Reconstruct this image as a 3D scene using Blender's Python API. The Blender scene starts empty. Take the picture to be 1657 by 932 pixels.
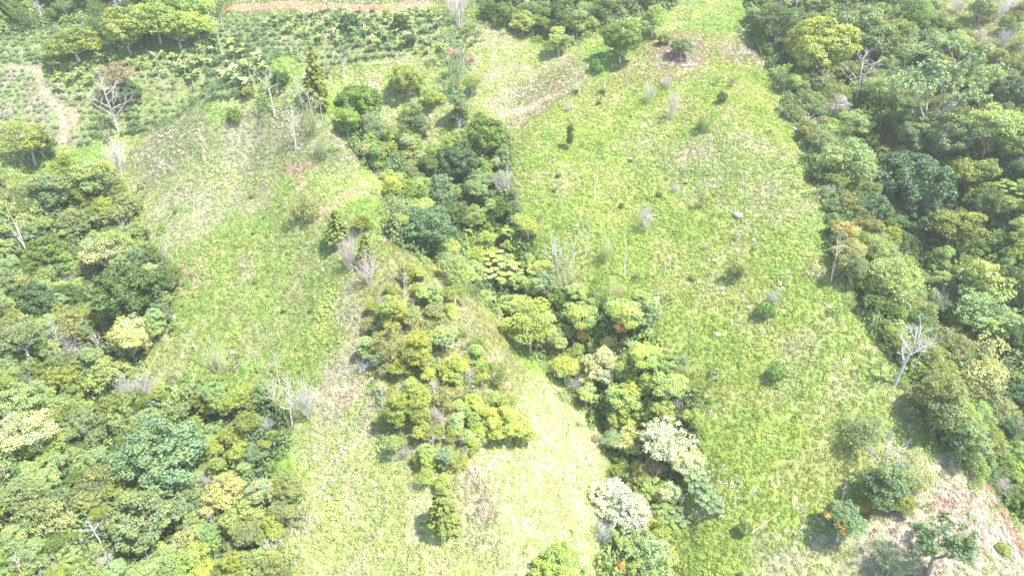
import bpy, math, random
import numpy as np
from mathutils import Vector

# ------------------------------------------------------------------ camera, sky, sun, exposure
SC = bpy.context.scene
COL = SC.collection
PW, PH, FOC = 1657.0, 932.0, 1105.0          # photograph size and focal length in its pixels
PITCH = math.radians(29.0)
CAMZ = 100.0
cd = bpy.data.cameras.new('camera')
cam = bpy.data.objects.new('camera', cd)
COL.objects.link(cam)
cam.location = (0, 0, CAMZ)
cam.rotation_euler = (math.pi / 2 - PITCH, 0, 0)
cd.sensor_width = 36.0
cd.lens = 36.0 * FOC / PW
cd.clip_start = 1.0
cd.clip_end = 4000.0
SC.camera = cam

SUN_EL, SUN_AZ = math.radians(62), math.radians(118)   # azimuth clockwise from the view direction (+Y)
wd = bpy.data.worlds.new('World')
SC.world = wd
wd.use_nodes = True
nt = wd.node_tree
bgn = nt.nodes['Background']
sky = nt.nodes.new('ShaderNodeTexSky')
sky.sky_type = 'NISHITA'
sky.sun_disc = False
sky.sun_elevation = SUN_EL
sky.sun_rotation = SUN_AZ
sky.air_density = 1.0
sky.dust_density = 2.0
sky.altitude = 1500
nt.links.new(sky.outputs[0], bgn.inputs[0])
bgn.inputs[1].default_value = 0.15

sd = bpy.data.lights.new('sun', 'SUN')
sd.energy = 4.3
sd.angle = math.radians(0.6)
sd.color = (1.0, 0.96, 0.89)
sun = bpy.data.objects.new('sun', sd)
COL.objects.link(sun)
to_sun = Vector((math.sin(SUN_AZ) * math.cos(SUN_EL), math.cos(SUN_AZ) * math.cos(SUN_EL), math.sin(SUN_EL)))
sun.rotation_euler = (-to_sun).to_track_quat('-Z', 'Y').to_euler()

SC.view_settings.view_transform = 'Standard'
SC.view_settings.look = 'None'
SC.view_settings.exposure = 1.87
SC.view_settings.gamma = 1.0
SC.render.engine = 'CYCLES'
cy = SC.cycles
cy.max_bounces = 8
cy.diffuse_bounces = 4
cy.glossy_bounces = 1
cy.transmission_bounces = 4
cy.transparent_max_bounces = 4
cy.volume_bounces = 1
cy.caustics_reflective = False
cy.caustics_refractive = False
cy.use_denoising = True

# ------------------------------------------------------------------ small maths
def vn(x, y, s, seed):
    x = np.asarray(x, float) / s + seed * 17.13
    y = np.asarray(y, float) / s - seed * 9.71
    ix = np.floor(x).astype(np.int64); iy = np.floor(y).astype(np.int64)
    fx = x - ix; fy = y - iy
    fx = fx * fx * (3 - 2 * fx); fy = fy * fy * (3 - 2 * fy)
    def h(a, b):
        v = (a * 374761393 + b * 668265263 + seed * 1446647) & 0xffffffff
        v = ((v ^ (v >> 13)) * 1274126177) & 0xffffffff
        v = (v ^ (v >> 16)) & 0xffff
        return v / 65535.0
    return (h(ix, iy) * (1 - fx) * (1 - fy) + h(ix + 1, iy) * fx * (1 - fy)
            + h(ix, iy + 1) * (1 - fx) * fy + h(ix + 1, iy + 1) * fx * fy)

def fbm(x, y, s, seed, o=3):
    t = 0; a = 1; n = 0
    for i in range(o):
        t = t + a * vn(x, y, s / 2 ** i, seed + i); n += a; a *= .55
    return t / n

CP, SP = math.cos(PITCH), math.sin(PITCH)
def rays(px, py):
    px = np.atleast_1d(np.asarray(px, float)); py = np.atleast_1d(np.asarray(py, float))
    a = px - PW / 2; b = PH / 2 - py
    d = np.stack([a, FOC * CP + b * SP, -FOC * SP + b * CP], 1)
    return d / np.linalg.norm(d, axis=1, keepdims=True)

def project(x, y, z):
    z = z - CAMZ
    f = y * CP - z * SP
    u = y * SP + z * CP
    f = np.where(f > 1, f, 1)
    return PW / 2 + FOC * x / f, PH / 2 - FOC * u / f

def base(y):
    y = np.asarray(y, float)
    lo = 9 + .384 * (y - 71)
    extra = .075 * 12 * np.logaddexp(0, (y - 195) / 12)
    low = -.20 * 25 * np.logaddexp(0, (40 - y) / 25)
    return lo + extra - low * .8

def march(px, py, hf, lift=0.0):
    d = rays(px, py)
    n = len(d)
    t = np.full(n, 40.0); done = np.zeros(n, bool)
    prev = t.copy()
    for k in range(560):
        p = d * t[:, None]
        below = (CAMZ + p[:, 2]) < hf(p[:, 0], p[:, 1]) + lift
        done |= below
        if done.all(): break
        prev = np.where(done, prev, t)
        t = np.where(done, t, t + 1.0)
    lo, hi = prev.copy(), t.copy()
    for k in range(12):
        m = (lo + hi) / 2
        p = d * m[:, None]
        b = (CAMZ + p[:, 2]) < hf(p[:, 0], p[:, 1]) + lift
        hi = np.where(b, m, hi); lo = np.where(b, lo, m)
    p = d * hi[:, None]
    return p[:, 0], p[:, 1], hi

def seg_dist(x, y, P):
    """distance to a polyline and the interpolated third value there"""
    best = np.full(np.shape(x), 1e9); val = np.zeros(np.shape(x))
    for (ax, ay, av), (bx, by, bv) in zip(P[:-1], P[1:]):
        dx, dy = bx - ax, by - ay
        t = np.clip(((x - ax) * dx + (y - ay) * dy) / (dx * dx + dy * dy + 1e-9), 0, 1)
        d = np.hypot(x - ax - t * dx, y - ay - t * dy)
        m = d < best
        best = np.where(m, d, best); val = np.where(m, av + (bv - av) * t, val)
    return best, val

def survey_line(pts):
    a = np.array(pts, float)
    x, y, _ = march(a[:, 0], a[:, 1], lambda X, Y: base(Y))
    return list(zip(x, y, a[:, 2]))

RELIEF = [  # spurs and gullies: outline points, height, width
    ([(380, 225, 11), (455, 200, 15), (510, 235, 13), (545, 330, 9), (600, 420, 8), (650, 560, 7), (720, 720, 6), (800, 930, 5)], 15),
    ([(1130, 110, 3), (1200, 200, 6), (1260, 330, 8), (1330, 470, 9), (1430, 620, 10), (1500, 720, 9), (1600, 900, 8)], 22),
    ([(690, 170, -3), (740, 260, -7), (800, 380, -9), (900, 500, -10), (1010, 640, -10), (1040, 800, -9), (1040, 1000, -8)], 12),
    ([(130, 250, -5), (100, 400, -9), (140, 560, -10), (220, 700, -10), (290, 850, -10), (320, 1000, -10)], 19),
    ([(1420, 120, -4), (1510, 300, -9), (1590, 500, -12), (1680, 700, -13), (1750, 900, -10)], 20),
    ([(330, 150, -4), (500, 140, -6), (640, 175, -4)], 11),
    ([(-150, 420, 8), (-100, 650, 9), (0, 900, 9)], 26),
    ([(880, 60, -2), (850, 150, -4), (800, 215, -3)], 9),
    ([(1750, 120, 9), (1800, 350, 10), (1850, 600, 8)], 24),
]
RELIEF = [(survey_line(p), w) for p, w in RELIEF]

def ground(x, y):
    x = np.asarray(x, float); y = np.asarray(y, float)
    z = base(y)
    for P, w in RELIEF:
        d, a = seg_dist(x, y, P)
        z = z + 1.25 * a * np.exp(-(d / w) ** 2)
    z = z + 3.0 * (fbm(x, y, 38, 3, 2) - .5) + 1.3 * (fbm(x, y, 9, 8, 2) - .5)
    z = z + .45 * (fbm(x, y, 2.6, 12, 2) - .5)
    return z

# heights surveyed once on a fine grid, then read off by interpolation
GX0, GX1, GY0, GY1, GS = -200.0, 200.0, 25.0, 285.0, .4
_gx = np.arange(GX0, GX1 + GS, GS); _gy = np.arange(GY0, GY1 + GS, GS)
_GX, _GY = np.meshgrid(_gx, _gy)
_GZ = ground(_GX, _GY)
ground_exact = ground
def ground(x, y):
    x = np.asarray(x, float); y = np.asarray(y, float)
    a = np.clip((x - GX0) / GS, 0, len(_gx) - 1.001); b = np.clip((y - GY0) / GS, 0, len(_gy) - 1.001)
    i = a.astype(int); j = b.astype(int); a = a - i; b = b - j
    return ((_GZ[j, i] * (1 - a) + _GZ[j, i + 1] * a) * (1 - b) + (_GZ[j + 1, i] * (1 - a) + _GZ[j + 1, i + 1] * a) * b)

def at(px, py, lift=0.0):
    """where the sight line through a photograph point meets the ground"""
    x, y, t = march(px, py, ground, lift)
    return x, y, ground(x, y), t

def inpoly(x, y, poly):
    c = np.zeros(np.shape(x), bool)
    n = len(poly)
    for i in range(n):
        x1, y1 = poly[i]; x2, y2 = poly[(i + 1) % n]
        if y1 == y2: continue
        m = ((y1 > y) != (y2 > y)) & (x < (x2 - x1) * (y - y1) / (y2 - y1) + x1)
        c ^= m
    return c

def plan(poly):
    a = np.array(poly, float)
    x, y, z, t = at(a[:, 0], a[:, 1])
    return list(zip(x, y))

def soft(x, y, poly, e=2.5, seed=50, bb=None):
    """coverage of a plan outline with an uneven, feathered edge"""
    px = [p[0] for p in poly]; py = [p[1] for p in poly]
    r = np.zeros(np.shape(x))
    m = (x > min(px) - 3 * e) & (x < max(px) + 3 * e) & (y > min(py) - 3 * e) & (y < max(py) + 3 * e)
    if not m.any(): return r
    xs, ys = x[m], y[m]
    acc = np.zeros(xs.shape)
    for k in range(6):
        jx = (fbm(xs, ys, 4.5, seed + k, 2) - .5) * e * 4 + math.cos(k * 1.05) * e * .45
        jy = (fbm(xs, ys, 4.5, seed + 20 + k, 2) - .5) * e * 4 + math.sin(k * 1.05) * e * .45
        acc += inpoly(xs + jx, ys + jy, poly)
    r[m] = acc / 6
    return r

# ------------------------------------------------------------------ regions of the hillside
LEFT_WOOD = plan([(-250, 320), (30, 315), (110, 280), (180, 285), (215, 345), (238, 400), (285, 445), (278, 510), (232, 590), (245, 640), (330, 635), (420, 640), (470, 675), (470, 700), (430, 760), (480, 800), (450, 880), (470, 1010), (-250, 1010)])
RIGHT_WOOD = plan([(1210, -20), (1480, -20), (1530, 45), (1657, 120), (1900, 120), (1900, 1010), (1800, 1010), (1657, 845), (1545, 735), (1505, 690), (1445, 580), (1375, 490), (1345, 400), (1340, 350), (1285, 215), (1240, 110), (1215, 60)])
GULLY_WOOD = plan([(550, 215), (600, 205), (680, 262), (750, 215), (815, 200), (822, 250), (830, 340), (880, 440), (950, 480), (1040, 490), (1060, 560), (1130, 640), (1120, 760), (1080, 850), (1080, 1010), (960, 1010), (985, 850), (985, 705), (925, 640), (810, 515), (700, 425), (635, 395), (620, 290)])
SPUR_WOOD = plan([(590, 520), (630, 470), (680, 445), (740, 525), (785, 600), (840, 690), (850, 730), (790, 720), (740, 780), (700, 800), (620, 710), (590, 600)])
TOP_WOOD = plan([(770, -20), (1120, -20), (1080, 20), (1000, 30), (930, 75), (860, 60), (790, 30)])
TOPLEFT_WOOD = plan([(-150, -20), (390, -20), (340, 45), (190, 68), (100, 40), (0, 62), (-150, 75)])
PLANTATION = plan([(-200, 40), (120, 45), (380, 30), (720, 15), (770, 60), (700, 85), (640, 100), (540, 112), (430, 140), (380, 178), (300, 190), (240, 212), (190, 230), (140, 235), (60, 235), (-200, 240)])
TERRACE = plan([(-150, 95), (60, 105), (90, 150), (120, 190), (135, 228), (60, 238), (-150, 225)])
KNOLL = plan([(205, 250), (260, 200), (340, 190), (420, 165), (500, 175), (560, 205), (640, 240), (650, 280), (560, 285), (450, 275), (330, 270), (235, 325)])
FLANK = plan([(235, 330), (330, 272), (450, 280), (540, 330), (560, 400), (600, 480), (590, 560), (500, 640), (400, 600), (235, 605), (290, 450)])
RIGHT_SPUR = plan([(815, 205), (900, 165), (950, 135), (1250, 105), (1290, 220), (1350, 380), (1400, 540), (1535, 725), (1480, 760), (1380, 840), (1250, 870), (1180, 1010), (1060, 1010), (1100, 750), (1050, 570), (930, 480), (850, 400), (830, 300)])
FOOT = plan([(500, 680), (580, 690), (680, 770), (760, 720), (850, 650), (880, 590), (975, 690), (965, 800), (960, 1010), (460, 1010), (470, 850)])
CLEARING = plan([(1400, 850), (1490, 755), (1545, 740), (1640, 830), (1760, 1010), (1200, 1010), (1240, 905), (1330, 870)])

LAYERS = [  # outline, first colour, second colour, share of second, patch size, feather
    (plan([(480, 90), (700, 85), (800, 20), (870, 50), (960, 90), (940, 140), (830, 210), (700, 255), (560, 180)]), (0.220, 0.260, 0.100), (0.290, 0.275, 0.180), 0.42, 5, 3),
    (plan([(-200, -20), (780, -20), (760, 60), (700, 90), (540, 115), (430, 140), (380, 180), (200, 220), (60, 240), (-200, 250)]), (0.150, 0.180, 0.069), (0.183, 0.190, 0.108), .42, 4, 2.5),
    (TERRACE, (0.194, 0.185, 0.128), (0.150, 0.194, 0.079), .5, 3, 2),
    (plan([(-150, 222), (30, 228), (75, 245), (70, 300), (-150, 300)]), (0.156, 0.198, 0.058), (0.150, 0.192, 0.059), .3, 6, 3),
    (KNOLL, (0.175, 0.195, 0.100), (0.220, 0.215, 0.145), 0.42, 7, 2.5),
    (FLANK, (0.168, 0.215, 0.064), (0.205, 0.215, 0.100), 0.45, 6, 2.5),
    (plan([(225, 330), (330, 285), (440, 285), (450, 320), (380, 350), (330, 385), (270, 420), (235, 380)]), (0.235, 0.240, 0.145), (0.190, 0.230, 0.090), 0.4, 4, 3),
    (plan([(560, 440), (600, 440), (620, 560), (600, 640), (640, 720), (680, 790), (560, 690), (490, 680), (520, 620), (560, 560)]), (0.280, 0.255, 0.185), (0.230, 0.260, 0.120), 0.4, 4, 3),
    (plan([(550, 350), (620, 360), (670, 430), (630, 445), (590, 410), (560, 390)]), (0.165, 0.220, 0.070), (0.190, 0.210, 0.090), .3, 4, 1.5),
    (plan([(580, 440), (720, 410), (860, 600), (860, 740), (740, 790), (610, 700)]), (0.193, 0.195, 0.077), (0.210, 0.204, 0.112), .40, 4, 3),
    (RIGHT_SPUR, (0.190, 0.242, 0.058), (0.230, 0.250, 0.090), 0.38, 7, 3),
    (plan([(1000, 220), (1120, 200), (1290, 250), (1340, 370), (1230, 380), (1190, 300), (1060, 300)]), (0.200, 0.240, 0.085), (0.250, 0.250, 0.140), 0.42, 5, 5),
    (plan([(1230, 560), (1330, 500), (1450, 640), (1480, 740), (1400, 700), (1280, 640)]), (0.200, 0.250, 0.080), (0.260, 0.260, 0.140), 0.42, 5, 5),
    (FOOT, (0.262, 0.295, 0.115), (0.300, 0.300, 0.170), 0.42, 4, 3),  # straw ground, its colour raised to carry the overexposed foot
    (plan([(850, 650), (900, 610), (975, 700), (960, 900), (940, 1010), (840, 1010), (780, 880), (800, 760)]), (0.300, 0.315, 0.180), (0.280, 0.320, 0.145), 0.4, 4, 4),  # paler strip: washed-out sunlit flank lightened in the colour
    (plan([(735, 765), (770, 752), (800, 800), (810, 860), (790, 900), (755, 850)]), (0.208, 0.180, 0.134), (0.174, 0.190, 0.092), .3, 3, 2),
    (plan([(950, 150), (1060, 55), (1150, 50), (1225, 70), (1240, 105), (1100, 125), (1000, 150)]), (0.200, 0.205, 0.072), (0.231, 0.221, 0.125), .55, 4, 3),
    (plan([(1060, 75), (1140, 60), (1140, 108), (1060, 112)]), (0.229, 0.190, 0.152), (0.251, 0.190, 0.158), .4, 3, 2),
    (plan([(1170, 70), (1235, 75), (1235, 105), (1180, 100)]), (0.229, 0.190, 0.152), (0.164, 0.169, 0.085), .4, 3, 2),
    (plan([(815, 190), (830, 130), (900, 110), (930, 90), (940, 130), (890, 170), (840, 205)]), (0.240, 0.202, 0.152), (0.174, 0.180, 0.085), .35, 3, 3),
    (CLEARING, (0.270, 0.232, 0.195), (0.250, 0.240, 0.155), 0.4, 4, 2.5),
    (plan([(1265, 900), (1370, 870), (1420, 880), (1380, 940), (1280, 960)]), (0.192, 0.237, 0.069), (0.215, 0.237, 0.114), .4, 4, 3),
    (plan([(1508, 808), (1582, 808), (1585, 832), (1520, 838)]), (0.240, 0.175, 0.143), (0.229, 0.158, 0.128), .4, 3, .8),
    (plan([(1480, -20), (1900, -20), (1900, 130), (1657, 120), (1600, 80), (1530, 45)]), (0.193, 0.212, 0.069), (0.184, 0.193, 0.085), .3, 6, 2),
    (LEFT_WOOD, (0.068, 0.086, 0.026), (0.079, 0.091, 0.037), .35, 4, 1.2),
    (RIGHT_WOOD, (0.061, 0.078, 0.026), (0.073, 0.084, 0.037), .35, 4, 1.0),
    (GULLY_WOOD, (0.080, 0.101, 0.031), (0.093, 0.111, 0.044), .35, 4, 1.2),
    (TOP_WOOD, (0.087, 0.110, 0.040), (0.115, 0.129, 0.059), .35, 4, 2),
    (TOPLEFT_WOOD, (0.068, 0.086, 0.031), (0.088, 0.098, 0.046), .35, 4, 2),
]
TRACKS = [  # worn earth: line with half width, colour
    ([(365, 14, 1.6), (420, 12, 2.0), (480, 9, 2.4), (560, 14, 2.2), (630, 16, 2.6), (665, 6, 2.0), (700, 10, 1.6)], (0.343, 0.226, 0.161)),
    ([(515, 346, .5), (545, 332, .6), (553, 318, .6), (575, 311, .5), (605, 312, .4)], (0.309, 0.247, 0.165)),
    ([(460, 271, .8), (483, 272, 1.2), (508, 270, .8)], (0.260, 0.206, 0.137)),
    ([(486, 288, .9), (489, 298, 1.0)], (0.343, 0.247, 0.165)),
    ([(112, 180, 1.0), (118, 193, 1.5), (117, 204, 1.0)], (0.343, 0.213, 0.151)),
    ([(812, 186, .9), (850, 176, 1.1), (885, 160, .8), (920, 150, .5)], (0.343, 0.295, 0.206)),
    ([(1064, 122, .5), (1095, 119, .6), (1118, 113, .8)], (0.323, 0.275, 0.192)),
    ([(1240, 110, .4), (1270, 160, .5), (1300, 240, .8), (1325, 300, .9)], (0.275, 0.233, 0.165)),
    ([(1565, 752, .5), (1598, 790, 1.1), (1625, 835, 1.5), (1655, 885, 1.7), (1700, 950, 1.8)], (.235, .15, .105)),
    ([(725, 85, 1.4), (745, 95, 1.8), (765, 98, 1.2)], (0.226, 0.151, 0.110)),  # brown earth under the spreading tree, its shadow painted in
    ([(292, 425, .5), (300, 446, .9), (285, 458, .6)], (0.275, 0.199, 0.137)),
    ([(10, 108, .6), (60, 112, .7), (75, 160, .7), (98, 180, .7), (105, 225, .7)], (0.309, 0.254, 0.192)),
    ([(505, 640, 1.0), (540, 640, 1.6), (580, 630, 1.2)], (0.329, 0.282, 0.199)),
]
TRACKS = [([(q[0], q[1], p[2]) for p, q in zip(l, plan([(a, b) for a, b, c in l]))], c) for l, c in TRACKS]

def ground_colour(x, y):
    x = np.asarray(x, float); y = np.asarray(y, float)
    big = fbm(x, y, 11, 31, 3)
    col = np.empty(x.shape + (3,))
    a, b = np.array((.17, .25, .06)), np.array((.24, .28, .10))
    t = np.clip((big - .45) * 5, 0, 1)[..., None]
    col[:] = a * (1 - t) + b * t
    for i, (poly, c1, c2, sh, ps, e) in enumerate(LAYERS):
        w = soft(x, y, poly, e, 50 + i * 3)[..., None]
        n = fbm(x, y, ps, 200 + i, 3)
        t = np.clip((n - (.60 - sh * .32)) * 4, 0, 1)[..., None]
        col = col * (1 - w) + w * (np.array(c1) * (1 - t) + np.array(c2) * t)
    for l, c in TRACKS:
        d, hw = seg_dist(x, y, l)
        d = d + (fbm(x, y, 2.0, 77, 2) - .5) * 1.4
        w = np.clip((hw - d) / .8 + .5, 0, 1)[..., None]
        col = col * (1 - w) + w * np.array(c)
    v = .86 + .28 * fbm(x, y, 3.0, 91, 3)
    return col * v[..., None]

# ------------------------------------------------------------------ materials
def mat(name):
    m = bpy.data.materials.new(name); m.use_nodes = True
    t = m.node_tree; t.nodes.clear()
    return m, t, t.nodes, t.links

def leaf_material(name, source, transl=.3, rough=.55):
    m, t, N, L = mat(name)
    out = N.new('ShaderNodeOutputMaterial')
    if source == 'object':
        c = N.new('ShaderNodeObjectInfo'); cs = c.outputs['Color']
    else:
        c = N.new('ShaderNodeAttribute'); c.attribute_type = 'INSTANCER'; c.attribute_name = 'tint'; cs = c.outputs['Color']
    a = N.new('ShaderNodeAttribute'); a.attribute_name = 'tone'
    mul = N.new('ShaderNodeMix'); mul.data_type = 'RGBA'; mul.blend_type = 'MULTIPLY'; mul.inputs[0].default_value = 1
    L.new(cs, mul.inputs[6]); L.new(a.outputs['Color'], mul.inputs[7])
    p = N.new('ShaderNodeBsdfPrincipled'); p.inputs['Roughness'].default_value = rough
    p.inputs['Specular IOR Level'].default_value = .35
    tr = N.new('ShaderNodeBsdfTranslucent')
    warm = N.new('ShaderNodeMix'); warm.data_type = 'RGBA'; warm.blend_type = 'MULTIPLY'; warm.inputs[0].default_value = 1
    warm.inputs[7].default_value = (1.25, 1.25, .8, 1)
    L.new(mul.outputs[2], warm.inputs[6]); L.new(warm.outputs[2], tr.inputs[0])
    L.new(mul.outputs[2], p.inputs['Base Color'])
    mx = N.new('ShaderNodeMixShader'); mx.inputs[0].default_value = transl
    L.new(p.outputs[0], mx.inputs[1]); L.new(tr.outputs[0], mx.inputs[2]); L.new(mx.outputs[0], out.inputs[0])
    return m

M_LEAF = leaf_material('leaves', 'object', .38)
M_COVER = leaf_material('cover_leaves', 'instancer', .4, .7)

def bark_material(name):
    m, t, N, L = mat(name)
    out = N.new('ShaderNodeOutputMaterial'); p = N.new('ShaderNodeBsdfPrincipled')
    p.inputs['Roughness'].default_value = .9
    oi = N.new('ShaderNodeObjectInfo'); tc = N.new('ShaderNodeTexCoord')
    mp = N.new('ShaderNodeMapping'); mp.inputs['Scale'].default_value = (3, 3, .8)
    ns = N.new('ShaderNodeTexNoise'); ns.inputs['Scale'].default_value = 1.6; ns.inputs['Detail'].default_value = 4
    L.new(tc.outputs['Object'], mp.inputs[0]); L.new(mp.outputs[0], ns.inputs['Vector'])
    rp = N.new('ShaderNodeMapRange'); rp.inputs[3].default_value = .65; rp.inputs[4].default_value = 1.25
    L.new(ns.outputs[0], rp.inputs[0])
    mul = N.new('ShaderNodeVectorMath'); mul.operation = 'SCALE'
    L.new(oi.outputs['Color'], mul.inputs[0]); L.new(rp.outputs[0], mul.inputs['Scale'])
    L.new(mul.outputs[0], p.inputs['Base Color']); L.new(p.outputs[0], out.inputs[0])
    return m
M_BARK = bark_material('bark')

def rock_material():
    m, t, N, L = mat('weathered_stone')
    out = N.new('ShaderNodeOutputMaterial'); p = N.new('ShaderNodeBsdfPrincipled')
    p.inputs['Roughness'].default_value = .85
    oi = N.new('ShaderNodeObjectInfo'); tc = N.new('ShaderNodeTexCoord')
    ns = N.new('ShaderNodeTexNoise'); ns.inputs['Scale'].default_value = 2.5; ns.inputs['Detail'].default_value = 6
    L.new(tc.outputs['Object'], ns.inputs['Vector'])
    rp = N.new('ShaderNodeMapRange'); rp.inputs[1].default_value = .3; rp.inputs[2].default_value = .7
    rp.inputs[3].default_value = .6; rp.inputs[4].default_value = 1.2
    L.new(ns.outputs[0], rp.inputs[0])
    mul = N.new('ShaderNodeVectorMath'); mul.operation = 'SCALE'
    L.new(oi.outputs['Color'], mul.inputs[0]); L.new(rp.outputs[0], mul.inputs['Scale'])
    bp = N.new('ShaderNodeBump'); bp.inputs['Strength'].default_value = .5; L.new(ns.outputs[0], bp.inputs['Height'])
    L.new(bp.outputs[0], p.inputs['Normal'])
    L.new(mul.outputs[0], p.inputs['Base Color']); L.new(p.outputs[0], out.inputs[0])
    return m
M_ROCK = rock_material()

def ground_material():
    m, t, N, L = mat('hillside_ground')
    out = N.new('ShaderNodeOutputMaterial'); p = N.new('ShaderNodeBsdfPrincipled')
    p.inputs['Roughness'].default_value = .95; p.inputs['Specular IOR Level'].default_value = .15
    at_ = N.new('ShaderNodeAttribute'); at_.attribute_name = 'soil_and_turf'
    tc = N.new('ShaderNodeTexCoord')
    def noise(sc, det, lo, hi, a, b):
        n = N.new('ShaderNodeTexNoise'); n.inputs['Scale'].default_value = sc; n.inputs['Detail'].default_value = det
        n.inputs['Roughness'].default_value = .65
        L.new(tc.outputs['Object'], n.inputs['Vector'])
        r = N.new('ShaderNodeMapRange'); r.inputs[1].default_value = lo; r.inputs[2].default_value = hi
        r.inputs[3].default_value = a; r.inputs[4].default_value = b
        L.new(n.outputs[0], r.inputs[0]); return n, r
    n1, r1 = noise(.9, 8, .3, .7, .78, 1.2)
    n2, r2 = noise(.55, 4, .50, .70, 0, .2)
    sc = N.new('ShaderNodeVectorMath'); sc.operation = 'SCALE'
    L.new(at_.outputs['Color'], sc.inputs[0]); L.new(r1.outputs[0], sc.inputs['Scale'])
    dry = N.new('ShaderNodeMix'); dry.data_type = 'RGBA'; dry.blend_type = 'MULTIPLY'
    dry.inputs[7].default_value = (1.35, 1.08, 1.4, 1)
    L.new(r2.outputs[0], dry.inputs[0]); L.new(sc.outputs[0], dry.inputs[6])
    bp = N.new('ShaderNodeBump'); bp.inputs['Strength'].default_value = .6; bp.inputs['Distance'].default_value = .2
    L.new(n1.outputs[0], bp.inputs['Height']); L.new(bp.outputs[0], p.inputs['Normal'])
    L.new(dry.outputs[2], p.inputs['Base Color']); L.new(p.outputs[0], out.inputs[0])
    return m
M_GROUND = ground_material()

# ------------------------------------------------------------------ the hillside itself
def build_ground():
    xs = np.concatenate([-np.geomspace(480, 186, 14), np.arange(-182, 182.1, .8), np.geomspace(186, 480, 14)])
    ys = np.concatenate([np.linspace(-60, 44, 14), np.arange(48, 262, .75), np.geomspace(264, 480, 20)])
    X, Y = np.meshgrid(xs, ys)
    Z = ground_exact(X, Y)
    nx, ny = len(xs), len(ys)
    V = np.stack([X, Y, Z], -1).reshape(-1, 3)
    i = np.arange((nx) * (ny)).reshape(ny, nx)
    Fq = np.stack([i[:-1, :-1], i[:-1, 1:], i[1:, 1:], i[1:, :-1]], -1).reshape(-1, 4)
    me = bpy.data.meshes.new('hillside')
    me.vertices.add(len(V)); me.vertices.foreach_set('co', V.ravel().astype(np.float32))
    me.loops.add(Fq.size); me.loops.foreach_set('vertex_index', Fq.ravel().astype(np.int32))
    me.polygons.add(len(Fq))
    me.polygons.foreach_set('loop_start', np.arange(0, Fq.size, 4, dtype=np.int32))
    me.polygons.foreach_set('use_smooth', np.ones(len(Fq), bool))
    c = ground_colour(X, Y).reshape(-1, 3) * .86     # the litter and soil seen between the blades
    at_ = me.attributes.new('soil_and_turf', 'FLOAT_COLOR', 'POINT')
    at_.data.foreach_set('color', np.concatenate([c, np.ones((len(c), 1))], 1).ravel().astype(np.float32))
    me.update(calc_edges=True)
    me.materials.append(M_GROUND)
    o = bpy.data.objects.new('hillside', me); COL.objects.link(o)
    o['kind'] = 'structure'
    return o
build_ground()

# ------------------------------------------------------------------ mesh helpers
def unit(v):
    return v / (np.linalg.norm(v, axis=-1, keepdims=True) + 1e-9)

class Leaves:
    """collects many small leaf faces"""
    def __init__(s, seed): s.r = np.random.default_rng(seed); s.V = []; s.T = []
    def add(s, P, N, size, tone, aspect=1.5, jit=.6, along=None):
        r = s.r; n = len(P)
        if n == 0: return
        N = unit(unit(N) + r.normal(0, jit, (n, 3)))
        A = r.normal(0, 1, (n, 3)) if along is None else along + r.normal(0, .25, (n, 3))
        U = unit(A - (A * N).sum(1, keepdims=True) * N)
        W = np.cross(N, U)
        sz = np.broadcast_to(size, (n,))[:, None] * r.uniform(.7, 1.3, (n, 1))
        l, w = U * sz * aspect * .5, W * sz * .5
        q = np.stack([P - l, P + w - l * .1 + N * sz * .06, P + l, P - w - l * .1 + N * sz * .06], 1)
        s.V.append(q)
        tone = np.broadcast_to(tone, (n, 3)) * r.uniform(.85, 1.15, (n, 1))
        s.T.append(np.repeat(tone, 4, 0))
    def mesh(s, name, material=None):
        V = np.concatenate(s.V).reshape(-1, 3); T = np.concatenate(s.T)
        n = len(V) // 4
        me = bpy.data.meshes.new(name)
        me.vertices.add(len(V)); me.vertices.foreach_set('co', V.ravel().astype(np.float32))
        me.loops.add(n * 4); me.loops.foreach_set('vertex_index', np.arange(n * 4, dtype=np.int32))
        me.polygons.add(n); me.polygons.foreach_set('loop_start', np.arange(0, n * 4, 4, dtype=np.int32))
        a = me.attributes.new('tone', 'FLOAT_COLOR', 'POINT')
        a.data.foreach_set('color', np.concatenate([T, np.ones((len(T), 1))], 1).ravel().astype(np.float32))
        me.update(calc_edges=True)
        me.materials.append(material or M_LEAF)
        return me

class Tubes:
    def __init__(s): s.V = []; s.F = []
    def add(s, pts, rad, sides=5):
        pts = [Vector(p) for p in pts]; n0 = len(s.V)
        for i, p in enumerate(pts):
            d = (pts[min(i + 1, len(pts) - 1)] - pts[max(i - 1, 0)]).normalized()
            u = d.orthogonal().normalized() if abs(d.z) > .95 else d.cross(Vector((0, 0, 1))).normalized()
            w = d.cross(u)
            for k in range(sides):
                a = 2 * math.pi * k / sides
                s.V.append(p + (u * math.cos(a) + w * math.sin(a)) * rad[i])
        for i in range(len(pts) - 1):
            for k in range(sides):
                a = n0 + i * sides + k; b = n0 + i * sides + (k + 1) % sides
                s.F.append((a, b, b + sides, a + sides))
        s.F.append(tuple(n0 + (len(pts) - 1) * sides + k for k in range(sides)))
    def mesh(s, name, material=None):
        me = bpy.data.meshes.new(name)
        me.from_pydata([tuple(v) for v in s.V], [], s.F)
        me.polygons.foreach_set('use_smooth', [True] * len(s.F))
        me.materials.append(material or M_BARK)
        return me

def bend(a, b, rnd, wob=.12, n=4):
    a, b = Vector(a), Vector(b); L = (b - a).length
    return [a.lerp(b, i / (n - 1)) + (Vector((rnd.gauss(0, 1), rnd.gauss(0, 1), rnd.gauss(0, .6))) * wob * L * (0 if i in (0, n - 1) else 1)
            + Vector((0, 0, -.12 * L * math.sin(math.pi * i / (n - 1))))) for i in range(n)]

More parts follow.
